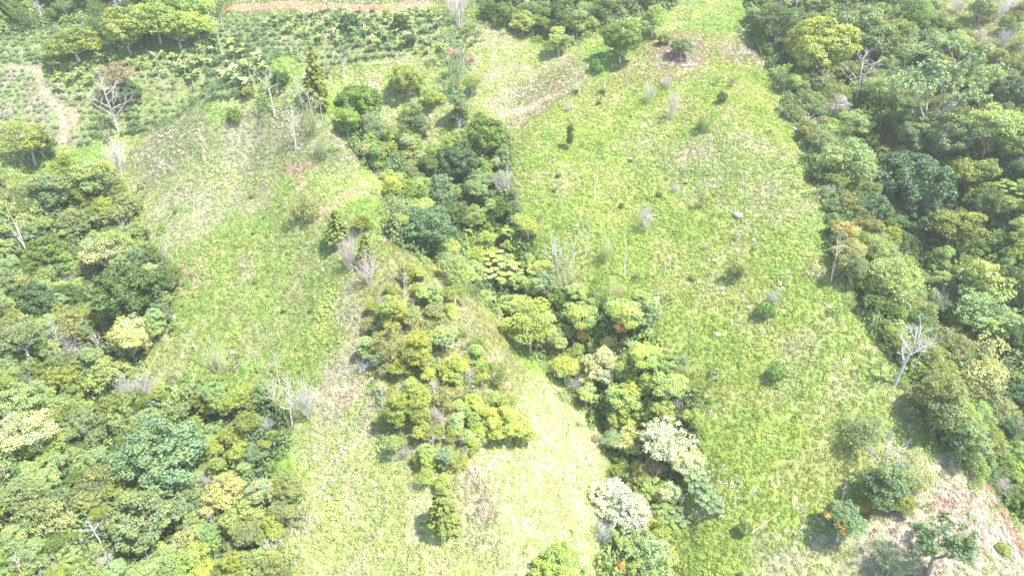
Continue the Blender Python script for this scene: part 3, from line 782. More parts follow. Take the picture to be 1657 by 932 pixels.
#MARK_TREES
# ------------------------------------------------------------------ trees one can point to in the photograph
# form, centre px, py, crown width px, tone, label, short name used by its neighbours' labels, options
LAND = [
 # plantation and top edge
 ('dense', 201, 44, 66, 'yellowish green', 'big bright yellowish green domed tree, leftmost of the row above the plantation', 'the big bright domed tree', {}),
 ('round', 248, 20, 66, 'yellowish green', 'bright yellowish tree in the middle of the row above the banana plants', None, {}),
 ('dense', 285, 44, 52, 'yellowish green', 'bright tree low in the row above the plantation, shade pooled under it', None, {}),
 ('round', 312, 14, 58, 'lime green', 'bright lime tree at the upper right end of the row above the plantation', None, {}),
 ('bare', 351, 40, 34, 'silvery grey', 'pale leafless tree at the right end of the bright domed trees', 'the pale leafless plantation tree', dict(stretch=1.2, var=3)),
 ('round', 116, 60, 70, 'olive green', 'dull olive spreading tree left of the bright domed trees', 'the dull spreading tree', dict(stretch=.65)),
 ('flat', 183, 116, 52, 'rusty brown', 'rust tinged flat crown behind the whitish bare tree in the plantation', None, {}),
 ('bare', 176, 160, 48, 'silvery grey', 'whitish bare tree with tangled limbs standing in the plantation', 'the whitish plantation tree', dict(var=2)),
 ('dense', 206, 150, 34, 'deep bluish green', 'dark shrubby tree right of the whitish bare tree in the plantation', None, {}),
 ('flat', 38, 211, 62, 'yellowish green', 'pale yellow spreading tree below the terraced coffee rows at far left', 'the pale yellow spreading tree', {}),
 ('round', 62, 228, 36, 'grey green', 'greyish low tree at the right foot of the pale yellow spreading tree', None, {}),
 ('shrub', 380, 189, 20, 'mid green', 'small upright green shrub on the crest of the pale knoll', None, dict(stretch=1.5)),
 ('shrub', 400, 150, 22, 'yellowish green', 'small yellowish shrub above the crest of the knoll', None, {}),
 ('dense', 566, 34, 26, 'deep bluish green', 'small dark round tree just below the earth road', 'the dark round tree below the road', {}),
 ('dense', 662, 64, 20, 'deep bluish green', 'small bluish dark round bush in the upper middle of the plantation', None, {}),
 ('dense', 648, 34, 24, 'dark green', 'dark round tree near the right end of the earth road', None, {}),
 ('sparse', 747, 58, 66, 'grey green', 'grey green spreading tree over a patch of shaded brown earth', 'the tree over shaded brown earth', dict(stretch=.85)),
 ('twig', 742, 22, 34, 'pinkish grey', 'whitish dead brush above the tree over shaded brown earth', None, {}),
 ('round', 795, 12, 34, 'dark green', 'dark tree at the upper edge, left of the top grove', None, {}),
 ('round', 818, 18, 36, 'mid green', 'mid green tree at the left tip of the top grove', None, {}),
 ('bare', 437, 140, 44, 'silvery grey', 'white bare tree left of the tall dark conifer on the knoll', 'the white bare tree left of the tall conifer', dict(var=0)),
 ('dense', 452, 128, 28, 'dark green', 'dark bush between the white bare tree and the tall conifer', None, {}),
 ('conifer', 507, 128, 40, 'olive green', 'tall dark conifer rising behind grey dead trees on the knoll', 'the tall dark conifer', dict(stretch=1.25, var=0)),
 ('bare', 487, 148, 34, 'pinkish grey', 'grey dead tree left against the tall dark conifer', None, dict(var=2)),
 ('bare', 503, 166, 30, 'pinkish grey', 'grey dead tree at the foot of the tall dark conifer', None, dict(var=2)),
 ('bare', 519, 172, 22, 'silvery grey', 'slim pale dead tree right of the foot of the tall conifer', None, dict(var=3)),
 ('bare', 471, 196, 44, 'silvery grey', 'lone white dead tree on the open top of the knoll', 'the lone white dead tree on the knoll', dict(var=0)),
 ('bare', 325, 232, 28, 'silvery grey', 'faint thin dead tree on the left side of the pale knoll', 'the thin dead tree on the knoll side', dict(var=3, stretch=1.1)),
 ('bare', 555, 100, 26, 'pinkish grey', 'thin pale bare tree below the plantation, above the knoll trees', None, dict(var=3)),
 ('dense', 656, 127, 52, 'yellowish green', 'round yellowish tree alone on the pale grass above the hollow', 'the round yellowish tree', {}),
 ('dense', 583, 160, 64, 'mid green', 'large green tree behind the right shoulder of the knoll', 'the large green tree behind the knoll', {}),
 ('round', 607, 198, 56, 'grey green', 'greyish green tree right of the knoll shoulder', None, {}),
 ('round', 560, 190, 44, 'bright green', 'green tree tucked against the right end of the knoll crest', None, {}),
 ('oval', 673, 188, 52, 'grey green', 'lollipop shaped tree on a long pale trunk above the gully head', 'the lollipop tree', dict(stretch=.95)),
 ('round', 700, 152, 36, 'lime green', 'bright lime tree behind the lollipop tree', None, {}),
 ('round', 647, 212, 40, 'mid green', 'green tree low at the left foot of the lollipop tree', None, {}),
 ('oval', 743, 168, 38, 'grey green', 'slender tree with a white trunk right of the lollipop tree', None, {}),
 ('twig', 738, 128, 44, 'grey green', 'fluffy grey leafless bush above the gully head', None, {}),
 ('airy', 763, 132, 34, 'olive green', 'thin olive tree beside the fluffy grey bush', None, {}),
 ('dense', 786, 222, 66, 'mid green', 'big dense green tree at the upper right edge of the gully wood', 'the big dense tree at the gully head', dict(stretch=1.1)),
 ('dense', 742, 262, 66, 'deep bluish green', 'dark bluish tree at the head of the gully wood', 'the dark bluish gully tree', {}),
 ('twig', 506, 208, 34, 'brownish olive', 'brownish low bush right of the lone white dead tree', None, {}),
 ('twig', 520, 246, 26, 'grey green', 'small greyish bush above the bare oval on the knoll', None, {}),
 ('shrub', 770, 288, 44, 'grey green', None, None, {}),
 # top grove and meadow
 ('round', 846, 30, 44, 'pale green', None, None, {}), ('round', 872, 22, 40, 'mid green', None, None, {}), ('round', 898, 12, 38, 'dark green', None, None, {}),
 ('oval', 905, 60, 36, 'pale green', 'pale tree on a white trunk at the lower tip of the top grove', 'the white-trunked tree of the top grove', {}),
 ('oval', 934, 30, 30, 'pale green', None, None, {}), ('round', 955, 36, 28, 'pale green', None, None, {}), ('round', 978, 8, 38, 'dark green', None, None, {}),
 ('dense', 1006, 62, 58, 'bright green', 'large bright green tree with a dark base standing high on the meadow', 'the large meadow tree', dict(stretch=1.15)),
 ('round', 965, 104, 22, 'mid green', 'small tree at the left foot of the large meadow tree', None, {}),
 ('round', 1058, 26, 46, 'light green', 'light green tree on a straight trunk right of the large meadow tree', 'the light tree near the top edge', {}),
 ('bare', 1120, 8, 26, 'grey green', 'pale trunked thin tree at the top edge of the meadow', None, {}),
 ('dense', 1103, 76, 32, 'grey green', 'round grey green bush above the fallen log', 'the round grey green bush', {}),
 ('round', 1075, 60, 22, 'grey green', None, None, {}),
 ('twig', 1050, 157, 22, 'silvery grey', 'small silvery round bush high on the bright slope', 'the small silvery bush', {}),
 ('twig', 1088, 180, 27, 'pinkish grey', 'greyish pink leafless bush high on the bright slope', 'the greyish pink leafless bush', {}),
 ('twig', 1078, 136, 16, 'pinkish grey', None, None, {}),
 ('shrub', 1169, 158, 20, 'dark green', 'tiny dark round bush high on the bright slope', 'the tiny dark round bush', {}),
 ('twig', 1159, 131, 13, 'grey green', None, None, {}), ('twig', 1183, 134, 15, 'brownish olive', None, None, {}),
 ('oval', 922, 216, 15, 'dark green', 'slim dark columnar tree at the upper left of the bright slope', 'the slim dark columnar tree', dict(stretch=2.0)),
 ('snag', 964, 284, 20, 'silvery grey', 'white dead snag with short arms left on the bright slope', 'the white snag with short arms', {}),
 ('airy', 1137, 196, 24, 'mid green', 'small thin tree with a bare pole high on the bright slope', None, {}),
 ('snag', 1150, 230, 16, 'pinkish grey', 'leftmost of the three broken stumps high on the bright slope', None, dict(stretch=.6)),
 ('snag', 1172, 230, 12, 'silvery grey', 'middle one of the three broken stumps high on the bright slope', None, dict(stretch=.7)),
 ('snag', 1190, 224, 16, 'silvery grey', 'rightmost of the three broken stumps high on the bright slope', None, dict(stretch=.6)),
 ('twig', 1136, 325, 12, 'grey green', None, None, dict(stretch=2)),
 ('twig', 1047, 358, 22, 'silvery grey', 'silvery upright bush in the middle of the bright slope', 'the silvery upright bush', dict(stretch=1.5)),
 ('snag', 1014, 408, 18, 'silvery grey', 'tall white snag on the lower left of the bright slope', None, dict(stretch=1.5)),
 ('snag', 1076, 430, 12, 'pinkish grey', 'short broken stump on the middle of the bright slope', None, dict(stretch=.6)),
 ('airy', 1190, 432, 30, 'dark green', 'lone small dark tree in the middle of the bright slope', 'the lone small dark tree', dict(stretch=1.1)),
 ('shrub', 1240, 500, 34, 'bright green', 'dark green bush with dry stems on the lower bright slope', None, {}),
 ('twig', 1250, 488, 18, 'silvery grey', None, None, dict(stretch=1.3)),
 ('shrub', 1258, 602, 30, 'bright green', 'green bush behind a white stump on the bright slope', 'the green bush behind the white stump', {}),
 ('snag', 1280, 610, 12, 'silvery grey', 'white stump right of a green bush on the bright slope', None, dict(stretch=.4)),
 ('bare', 1214, 796, 34, 'silvery grey', 'small whitened dead tree low on the bright slope', 'the small whitened dead tree', dict(stretch=.7)),
 ('shrub', 1205, 855, 26, 'mid green', None, None, {}),
 # bottom right clearing
 ('airy', 1398, 690, 62, 'grey green', 'greyish round tree casting a green shadow on the lower right slope', 'the greyish round tree', dict(stretch=.75)),
 ('oval', 1432, 775, 66, 'grey green', 'leafy tree at the left of the white-limbed tree by the clearing', 'the leafy tree by the clearing', dict(stretch=.9)),
 ('bare', 1442, 742, 60, 'silvery grey', 'white-limbed forked tree in the clump above the clearing', 'the white-limbed forked tree', dict(var=2)),
 ('airy', 1482, 755, 50, 'pale green', 'thin pale tree at the right of the white-limbed tree', None, {}),
 ('round', 1458, 810, 40, 'olive green', None, None, {}),
 ('round', 1366, 840, 58, 'bluish green', 'rounded bluish green bush topped with orange flowers in the clearing', 'the orange-flowered bush', dict(stretch=1.0, flower=1)),
 ('shrub', 1396, 818, 22, 'orange', 'orange flowering shrub at the right shoulder of a bluish bush', None, {}),
 ('snag', 1366, 795, 14, 'silvery grey', 'pale dead pole behind the orange-flowered bush', None, dict(stretch=1.1)),
 ('sparse', 1528, 868, 84, 'bluish green', 'open spreading tree on the bare pinkish ground at lower right', 'the open tree on bare ground', {}),
 ('twig', 1440, 918, 54, 'grey green', 'grey twiggy bush at the bottom edge of the clearing', None, dict(stretch=.7)),
 ('shrub', 1622, 888, 18, 'yellowish green', 'tiny yellowish shrub beside the orange earth bank', None, {}),
 # right wood
 ('flat', 1262, 22, 74, 'dark green', None, None, {}), ('airy', 1275, 52, 44, 'grey green', None, None, {}),
 ('dense', 1325, 72, 98, 'yellowish green', 'huge glowing yellowish domed tree at the top of the right wood', 'the huge glowing yellowish tree', {}),
 ('round', 1400, 38, 78, 'grey green', 'broad grey green tree right of the huge yellowish tree', None, {}),
 ('flat', 1452, 42, 50, 'olive green', None, None, {}), ('round', 1482, 16, 54, 'mid green', None, None, {}),
 ('airy', 1490, 56, 56, 'grey green', None, None, {}), ('airy', 1532, 62, 48, 'pale green', None, None, {}),
 ('shrub', 1557, 72, 26, 'orange', 'rusty orange crown near the upper meadow at right', None, {}),
 ('round', 1432, 62, 50, 'olive green', None, None, {}),
 ('airy', 1470, 80, 50, 'pale green', None, None, {}),
 ('bare', 1396, 116, 62, 'silvery grey', 'white tangle of dead limbs below the huge yellowish tree', 'the white tangle of dead limbs', dict(var=2, stretch=.75)),
 ('airy', 1338, 130, 60, 'grey green', None, None, {}), ('round', 1312, 162, 52, 'grey green', None, None, {}),
 ('airy', 1352, 166, 38, 'silvery grey', 'greyish half dead crown in the upper right wood', None, {}),
 ('round', 1442, 102, 38, 'pale green', None, None, {}), ('flat', 1425, 135, 66, 'pale green', None, None, {}),
 ('sparse', 1522, 122, 110, 'grey green', 'tall open tree with forked pale limbs above the right wood', 'the tall forked open tree', dict(stretch=1.15)),
 ('round', 1598, 122, 54, 'light green', None, None, {}), ('dense', 1632, 145, 50, 'deep bluish green', None, None, {}),
 ('round', 1350, 202, 26, 'lime green', 'small lime yellow crown among grey trees in the upper right wood', None, {}),
 ('round', 1308, 204, 36, 'mid green', None, None, {}), ('flat', 1388, 192, 54, 'pale green', None, None, {}), ('round', 1432, 172, 58, 'mid green', None, None, {}),
 ('dense', 1480, 206, 76, 'grey green', None, None, {}), ('dense', 1530, 222, 78, 'grey green', 'large rounded greyish tree below the tall forked open tree', 'the large rounded greyish tree', {}),
 ('round', 1470, 245, 44, 'pale green', None, None, {}), ('round', 1376, 246, 96, 'pale green', None, None, {}),
 ('round', 1378, 282, 52, 'bright green', None, None, {}), ('dense', 1474, 292, 108, 'deep bluish green', 'very broad dark bluish tree in the middle of the right wood', 'the very broad bluish tree', {}),
 ('flat', 1612, 190, 84, 'light green', None, None, {}), ('round', 1578, 282, 72, 'olive green', None, None, {}), ('dense', 1640, 236, 60, 'mid green', None, None, {}),
 ('dense', 1402, 336, 68, 'deep bluish green', None, None, {}), ('dense', 1482, 342, 70, 'deep bluish green', None, None, {}),
 ('flat', 1548, 356, 82, 'olive green', None, None, {}), ('dense', 1600, 330, 60, 'dark green', None, None, {}), ('round', 1445, 365, 52, 'dark green', None, None, {}),
 ('airy', 1370, 372, 40, 'creamy green', 'pale cream tree with orange flowers at the edge of the right wood', 'the cream and orange tree', dict(flower=1)),
 ('airy', 1388, 402, 32, 'creamy green', None, None, dict(flower=1)), ('flat', 1425, 392, 60, 'light green', None, None, {}),
 ('shrub', 1437, 436, 24, 'orange', 'orange flowering crown in the paler part of the right wood', None, {}),
 ('bare', 1356, 412, 44, 'pinkish grey', 'pale bare trunk at the right wood edge below the cream and orange tree', None, dict(var=3)),
 ('airy', 1455, 436, 84, 'pale green', None, None, {}), ('round', 1595, 446, 84, 'pale green', None, None, {}), ('round', 1602, 500, 84, 'pale green', None, None, {}),
 ('round', 1650, 402, 40, 'yellowish green', None, None, {}), ('dense', 1645, 458, 60, 'dark green', None, None, {}),
 ('bare', 1470, 552, 78, 'silvery grey', 'large white bare tree at the lower edge of the right wood', 'the large white bare tree', dict(var=0, stretch=.9)),
 ('bare', 1488, 560, 44, 'silvery grey', None, None, dict(var=3)),
 ('dense', 1535, 560, 66, 'brownish olive', None, None, {}), ('airy', 1590, 572, 92, 'creamy green', None, None, {}), ('dense', 1640, 542, 56, 'dark green', None, None, {}),
 ('oval', 1530, 640, 76, 'brownish olive', 'tall brownish olive tree at the lower corner of the right wood', 'the tall brownish olive tree', {}),
 ('oval', 1572, 700, 62, 'grey green', None, None, {}), ('round', 1610, 650, 66, 'brownish olive', None, None, {}), ('round', 1580, 745, 40, 'light green', None, None, {}),
 ('dense', 1645, 640, 42, 'deep bluish green', None, None, {}), ('shrub', 1600, 682, 18, 'orange', 'small orange flowering crown low in the right wood', None, {}),
 # gully wood
 ('dense', 690, 366, 84, 'deep bluish green', 'large dark bluish tree at the left edge of the gully wood', 'the large dark bluish gully-edge tree', {}),
 ('round', 652, 300, 46, 'mid green', None, None, {}), ('round', 712, 300, 66, 'grey green', None, None, {}), ('conifer', 637, 360, 26, 'brownish olive', 'narrow brownish tree against the dark bluish gully-edge tree', None, dict(stretch=1.2)),
 ('airy', 640, 325, 40, 'grey green', None, None, {}), ('dense', 728, 345, 58, 'dark green', None, None, {}), ('flat', 768, 346, 42, 'light green', 'small light green lollipop tree in the middle of the gully wood', 'the small light lollipop tree', dict(stretch=1.2)),
 ('round', 775, 305, 60, 'grey green', None, None, {}), ('twig', 810, 300, 30, 'pinkish grey', None, None, {}), ('round', 812, 330, 50, 'mid green', None, None, {}),
 ('round', 690, 265, 48, 'dark green', None, None, {}),
 ('bigleaf', 800, 415, 48, 'light green', 'cluster of broad pale leaves in the middle of the gully', 'the broad pale leaves', {}), ('bigleaf', 828, 432, 50, 'light green', None, None, {}), ('bigleaf', 795, 442, 46, 'pale green', None, None, {}), ('bigleaf', 765, 430, 36, 'bluish green', None, None, {}),
 ('bare', 875, 365, 26, 'silvery grey', None, None, {}), ('bare', 895, 385, 30, 'silvery grey', None, None, dict(var=3)), ('bare', 948, 385, 30, 'silvery grey', None, None, dict(var=3)),
 ('bare', 905, 415, 50, 'silvery grey', 'whitish dead tree with fanned limbs at the gully edge', 'the whitish fan-limbed dead tree', dict(var=2)), ('bare', 928, 415, 38, 'silvery grey', None, None, dict(var=1)),
 ('twig', 982, 412, 26, 'creamy green', None, None, {}), ('twig', 920, 458, 40, 'creamy green', None, None, {}), ('twig', 1000, 475, 30, 'creamy green', None, None, {}),
 ('flat', 858, 510, 92, 'lime green', 'broad lime green spreading tree in the gully wood', 'the broad lime spreading tree', {}),
 ('flat', 942, 505, 70, 'light green', None, None, {}), ('flat', 1014, 500, 76, 'light green', None, None, {}), ('flat', 845, 488, 50, 'lime green', None, None, {}),
 ('round', 880, 455, 60, 'grey green', None, None, {}), ('round', 905, 480, 46, 'mid green', None, None, {}),
 ('shrub', 944, 542, 24, 'orange', 'orange flowering crown under the light spreading trees, left one of two', None, {}), ('shrub', 1004, 530, 28, 'orange', 'orange flowering crown under the light spreading trees, right one of two', None, {}),
 ('airy', 985, 552, 34, 'creamy green', None, None, {}), ('flat', 1048, 570, 66, 'lime green', None, None, {}), ('round', 976, 582, 66, 'cream white', None, None, {}),
 ('flat', 1085, 622, 74, 'light green', None, None, {}), ('airy', 1100, 590, 40, 'grey green', None, None, {}), ('airy', 915, 590, 60, 'yellowish green', None, None, {}),
 ('flat', 1010, 640, 70, 'light green', None, None, {}), ('round', 1010, 672, 56, 'yellowish green', None, None, {}),
 ('round', 1083, 705, 90, 'cream white', 'large pale cream green tree in the lower gully', 'the large pale cream tree', dict(stretch=.85)),
 ('round', 1115, 745, 56, 'cream white', None, None, {}), ('round', 1020, 705, 60, 'creamy green', None, None, {}),
 ('round', 1035, 758, 48, 'brownish olive', None, None, {}), ('twig', 1054, 766, 34, 'rusty brown', 'reddish dead branchy bush in the lower gully', 'the reddish dead bush', {}),
 ('round', 1000, 806, 84, 'white flowered', 'tree covered in white blossom in the lower gully', 'the white blossoming tree', dict(stretch=.8)),
 ('round', 1040, 832, 62, 'white flowered', 'smaller white blossoming crown at the right of the larger one', None, dict(stretch=.8)), ('shrub', 1018, 850, 20, 'orange', 'orange flower clump at the foot of the white blossoming tree', None, dict(stretch=1.3)),
 ('shrub', 1003, 916, 20, 'orange', 'orange flower clump at the bottom edge of the gully', None, dict(stretch=1.3)),
 ('round', 1058, 896, 84, 'pale green', None, None, {}), ('dense', 902, 922, 78, 'lime green', 'lime green domed tree cut by the bottom edge of the picture', 'the lime tree at the bottom edge', {}),
 ('round', 1085, 792, 50, 'creamy green', None, None, {}), ('shrub', 962, 710, 14, 'rusty brown', 'tiny rusty bush on the pale strip beside the gully', None, {}),
 ('twig', 978, 872, 30, 'silvery grey', None, None, {}), ('bigleaf', 1130, 780, 46, 'bluish green', None, None, {}), ('bigleaf', 1150, 810, 40, 'bluish green', None, None, {}), ('bigleaf', 1095, 835, 44, 'bluish green', None, None, {}),
 # spur scrub
 ('airy', 490, 329, 46, 'brownish olive', 'brownish thin bush alone on the left spur below the earth scar', 'the brownish bush on the left spur', dict(stretch=.9)),
 ('conifer', 545, 368, 40, 'olive green', 'dark needled tree at the left end of the spur thicket', 'the dark needled spur tree', dict(stretch=.8)), ('round', 585, 357, 34, 'olive green', None, None, {}),
 ('twig', 563, 415, 32, 'pinkish grey', 'pinkish grey dead bush standing on the left spur', 'the pinkish dead bush', dict(stretch=1.4)), ('conifer', 592, 405, 30, 'olive green', None, None, {}),
 ('twig', 596, 446, 34, 'pinkish grey', None, None, {}), ('snag', 574, 490, 12, 'silvery grey', 'thin pale pole on the dry ridge of the left spur', None, dict(stretch=1.6)),
 ('bare', 652, 455, 34, 'pinkish grey', None, None, dict(var=3)), ('airy', 735, 470, 44, 'yellowish green', None, None, {}), ('airy', 735, 432, 66, 'pale green', None, None, {}),
 ('round', 695, 470, 50, 'pale green', None, None, {}),
 ('oval', 635, 500, 50, 'olive green', None, None, {}), ('airy', 632, 545, 64, 'brownish olive', None, None, {}), ('oval', 675, 560, 56, 'olive green', None, None, {}),
 ('airy', 605, 575, 40, 'grey green', None, None, {}), ('round', 648, 590, 44, 'olive green', None, None, {}), ('airy', 715, 540, 60, 'pale green', None, None, {}),
 ('round', 735, 590, 56, 'yellowish green', None, None, {}), ('round', 692, 602, 30, 'lime green', None, None, {}), ('airy', 775, 560, 44, 'olive green', None, None, {}),
 ('airy', 800, 600, 50, 'olive green', None, None, {}), ('bare', 722, 545, 44, 'silvery grey', None, None, dict(stretch=.6)),
 ('oval', 640, 655, 50, 'olive green', None, None, {}), ('oval', 675, 660, 44, 'olive green', None, None, {}), ('airy', 720, 640, 44, 'brownish olive', None, None, {}),
 ('round', 768, 648, 40, 'lime green', None, None, {}), ('dense', 818, 688, 66, 'lime green', 'bright lime tree at the right end of the spur thicket', 'the bright lime spur tree', {}),
 ('round', 785, 690, 34, 'lime green', None, None, {}), ('oval', 692, 735, 34, 'lime green', None, None, {}), ('oval', 722, 738, 32, 'grey green', None, None, {}), ('airy', 640, 715, 40, 'pale green', None, None, {}),
 ('conifer', 716, 826, 50, 'olive green', 'lone dark green conifer on the pale foot of the spur', 'the lone conifer', dict(var=0)),
 # left spur foot
 ('bare', 463, 640, 50, 'silvery grey', 'tall white dead tree at the edge of the left wood', 'the tall white dead tree', dict(var=0, stretch=1.15)), ('bare', 446, 590, 36, 'silvery grey', None, None, dict(var=3)),
 ('twig', 498, 655, 32, 'silvery grey', 'pale brushy leafless bush right of the tall white dead tree', None, dict(stretch=1.6)), ('twig', 352, 592, 34, 'creamy green', None, None, dict(stretch=1.2)),
 ('snag', 314, 610, 14, 'silvery grey', None, None, {}), ('twig', 215, 635, 36, 'silvery grey', None, None, {}),
 # left wood
 ('dense', 255, 735, 122, 'bluish green', 'very large dark bluish leafy tree low in the left wood', 'the very large bluish tree', dict(stretch=.9)),
 ('dense', 232, 838, 92, 'grey green', 'large rounded green tree below the very large bluish tree', 'the large rounded green tree', {}),
 ('round', 300, 800, 62, 'grey green', None, None, {}), ('round', 335, 722, 50, 'yellowish green', None, None, {}), ('round', 372, 700, 44, 'yellowish green', None, None, {}),
 ('round', 362, 785, 56, 'creamy green', 'pale cream crown right of the very large bluish tree', None, {}), ('round', 335, 815, 44, 'creamy green', None, None, {}),
 ('airy', 385, 640, 56, 'yellowish green', None, None, {}), ('round', 395, 830, 64, 'pale green', None, None, {}), ('airy', 400, 680, 50, 'olive green', None, None, {}),
 ('round', 310, 910, 64, 'lime green', None, None, {}), ('airy', 305, 872, 50, 'creamy green', None, None, {}), ('round', 60, 716, 56, 'yellowish green', None, None, {}),
 ('flat', 40, 690, 80, 'creamy green', None, None, {}), ('flat', 25, 640, 70, 'pale green', None, None, {}), ('round', 50, 800, 76, 'grey green', None, None, {}), ('airy', 150, 770, 60, 'brownish olive', None, None, {}),
 ('round', 180, 775, 54, 'olive green', None, None, {}), ('airy', 80, 830, 56, 'creamy green', None, None, {}), ('bare', 155, 860, 46, 'silvery grey', None, None, dict(stretch=.6)),
 ('round', 100, 580, 50, 'brownish olive', None, None, {}), ('round', 82, 600, 64, 'olive green', None, None, {}), ('round', 168, 600, 70, 'pale green', None, None, {}), ('round', 205, 540, 66, 'creamy green', 'pale tree at the right edge of the left wood', 'the pale wood-edge tree', {}),
 ('flat', 30, 540, 70, 'brownish olive', None, None, {}), ('round', 120, 520, 60, 'brownish olive', None, None, {}), ('round', 55, 475, 60, 'deep bluish green', None, None, {}), ('round', 105, 475, 56, 'dark green', None, None, {}),
 ('dense', 205, 470, 96, 'dark green', 'broad dark tree near the right edge of the left wood', 'the broad dark wood-edge tree', {}), ('dense', 255, 455, 56, 'dark green', None, None, {}), ('flat', 165, 400, 70, 'creamy green', None, None, {}),
 ('flat', 195, 385, 60, 'pale green', None, None, {}), ('round', 215, 420, 60, 'grey green', None, None, {}), ('dense', 70, 410, 56, 'mid green', None, None, {}), ('round', 120, 350, 50, 'brownish olive', None, None, {}),
 ('round', 155, 345, 42, 'mid green', None, None, {}), ('round', 200, 330, 56, 'grey green', None, None, {}), ('bare', 40, 385, 54, 'silvery grey', 'twisted whitish bare tree high in the left wood', 'the twisted whitish bare tree', dict(stretch=.7)),
 ('bare', 22, 350, 50, 'creamy green', None, None, {}), ('round', 80, 300, 56, 'grey green', None, None, {}), ('round', 150, 280, 60, 'pale green', None, None, {}), ('round', 105, 262, 40, 'yellowish green', None, None, {}),
 ('twig', 190, 262, 30, 'pinkish grey', None, None, {}), ('round', 10, 450, 50, 'brownish olive', None, None, {}), ('bare', 435, 890, 44, 'silvery grey', None, None, dict(stretch=.7)),
 ('round', 435, 850, 50, 'yellowish green', None, None, {}), ('round', 425, 905, 60, 'pale green', None, None, {}), ('flat', 425, 790, 50, 'creamy green', None, None, {}),
 ('bigleaf', 1640, 300, 40, 'bright green', None, None, {}),
]
for f, px, py, w, tone, label, short, kw in LAND:
    kw = dict(kw)
    T(f, px, py, w, tone, label, short, **kw)
N_LAND = len(PLACED)

# ------------------------------------------------------------------ the rest of the woods
def scatter(poly, spacing, tries, seed, wr, forms, tones, near=.45, cond=None, trees=True):
    r = random.Random(seed)
    xs = [p[0] for p in poly]; ys = [p[1] for p in poly]
    X = np.array([r.uniform(max(min(xs), -175), min(max(xs), 175)) for _ in range(tries)])
    Y = np.array([r.uniform(max(min(ys), 48), min(max(ys), 262)) for _ in range(tries)])
    ok = inpoly(X, Y, poly)
    X, Y = X[ok], Y[ok]; Z = ground(X, Y)
    px, py = project(X, Y, Z + 5)
    ok = (px > -30) & (px < PW + 30) & (py > -25) & (py < PH + 45)
    X, Y, px, py = X[ok], Y[ok], px[ok], py[ok]
    n = 0
    for x, y, a, b in zip(X, Y, px, py):
        w = r.uniform(*wr)
        form = r.choices([f for f, k in forms], [k for f, k in forms])[0]
        if form in ('twig', 'shrub'): w *= .55
        if form in ('bare', 'bigleaf'): w *= .8
        bad = False
        for q in PLACED:
            d2 = (q[0] - x) ** 2 + (q[1] - y) ** 2
            lim = (q[2] + w / 2) * near
            if d2 < lim * lim: bad = True; break
        if bad: continue
        # tones drift over the wood so that like trees gather in patches
        ts = list(tones); k = int(len(ts) * min(.999, max(0, (fbm(x, y, 14, 5 + seed, 2) - .28) / .44 + r.gauss(0, .22))))
        tn_ = ts[k] if form not in ('bare', 'twig', 'snag') else r.choice(['silvery grey', 'pinkish grey', 'silvery grey'])
        plant(form, float(x), float(y), w, tn_, px=float(a), py=float(b), stretch=r.uniform(.88, 1.12))
        n += 1
    return n

FORMS = [('round', 8), ('dense', 2.5), ('oval', 3.5), ('flat', 3.5), ('airy', 6), ('sparse', 1), ('bare', 1.0), ('twig', .8)]
scatter(RIGHT_WOOD, 5, 2200, 1, (3.0, 6.2), FORMS, ['brownish olive', 'pale green', 'olive green', 'mid green', 'grey green', 'mid green', 'dark green', 'deep bluish green', 'olive green', 'light green'])
scatter(LEFT_WOOD, 5, 2200, 2, (3.0, 5.8), FORMS, ['brownish olive', 'creamy green', 'pale green', 'olive green', 'pale green', 'grey green', 'yellowish green', 'mid green', 'light green', 'pale green'])
scatter(GULLY_WOOD, 5, 900, 3, (3.0, 5.8), FORMS, ['pale green', 'light green', 'creamy green', 'yellowish green', 'grey green', 'light green'])
scatter(SPUR_WOOD, 5, 500, 4, (2.0, 4.0), [('oval', 3), ('airy', 4), ('round', 3), ('bare', 1.5), ('twig', 2)], ['brownish olive', 'yellowish green', 'pale green', 'light green', 'olive green'], near=.55)
scatter(TOP_WOOD, 5, 220, 6, (4, 7), [('round', 5), ('oval', 4), ('airy', 2)], ['dark green', 'mid green', 'pale green', 'grey green'], near=.62)
scatter(TOPLEFT_WOOD, 5, 300, 7, (4.5, 8), [('round', 5), ('dense', 3), ('airy', 2), ('bare', 1)], ['dark green', 'mid green', 'grey green', 'dark green'], near=.62)
scatter(plan([(1540, 20), (1657, 20), (1657, 130), (1600, 110)]), 5, 60, 9, (5, 8), [('twig', 2), ('airy', 3), ('round', 3)], ['brownish olive', 'grey green', 'mid green', 'pinkish grey'], near=.8)

scatter(RIGHT_SPUR, 5, 90, 10, (1.6, 3.4), [('snag', 3), ('twig', 3), ('shrub', 5), ('bare', 1)], ['mid green', 'light green', 'bright green', 'olive green'], near=2.2)
scatter(FLANK, 5, 26, 11, (1.4, 2.8), [('twig', 3), ('shrub', 5), ('snag', 1)], ['mid green', 'light green', 'olive green'], near=2.5)
scatter(FOOT, 5, 22, 12, (1.4, 2.6), [('twig', 2), ('shrub', 5)], ['light green', 'pale green', 'olive green'], near=2.5)

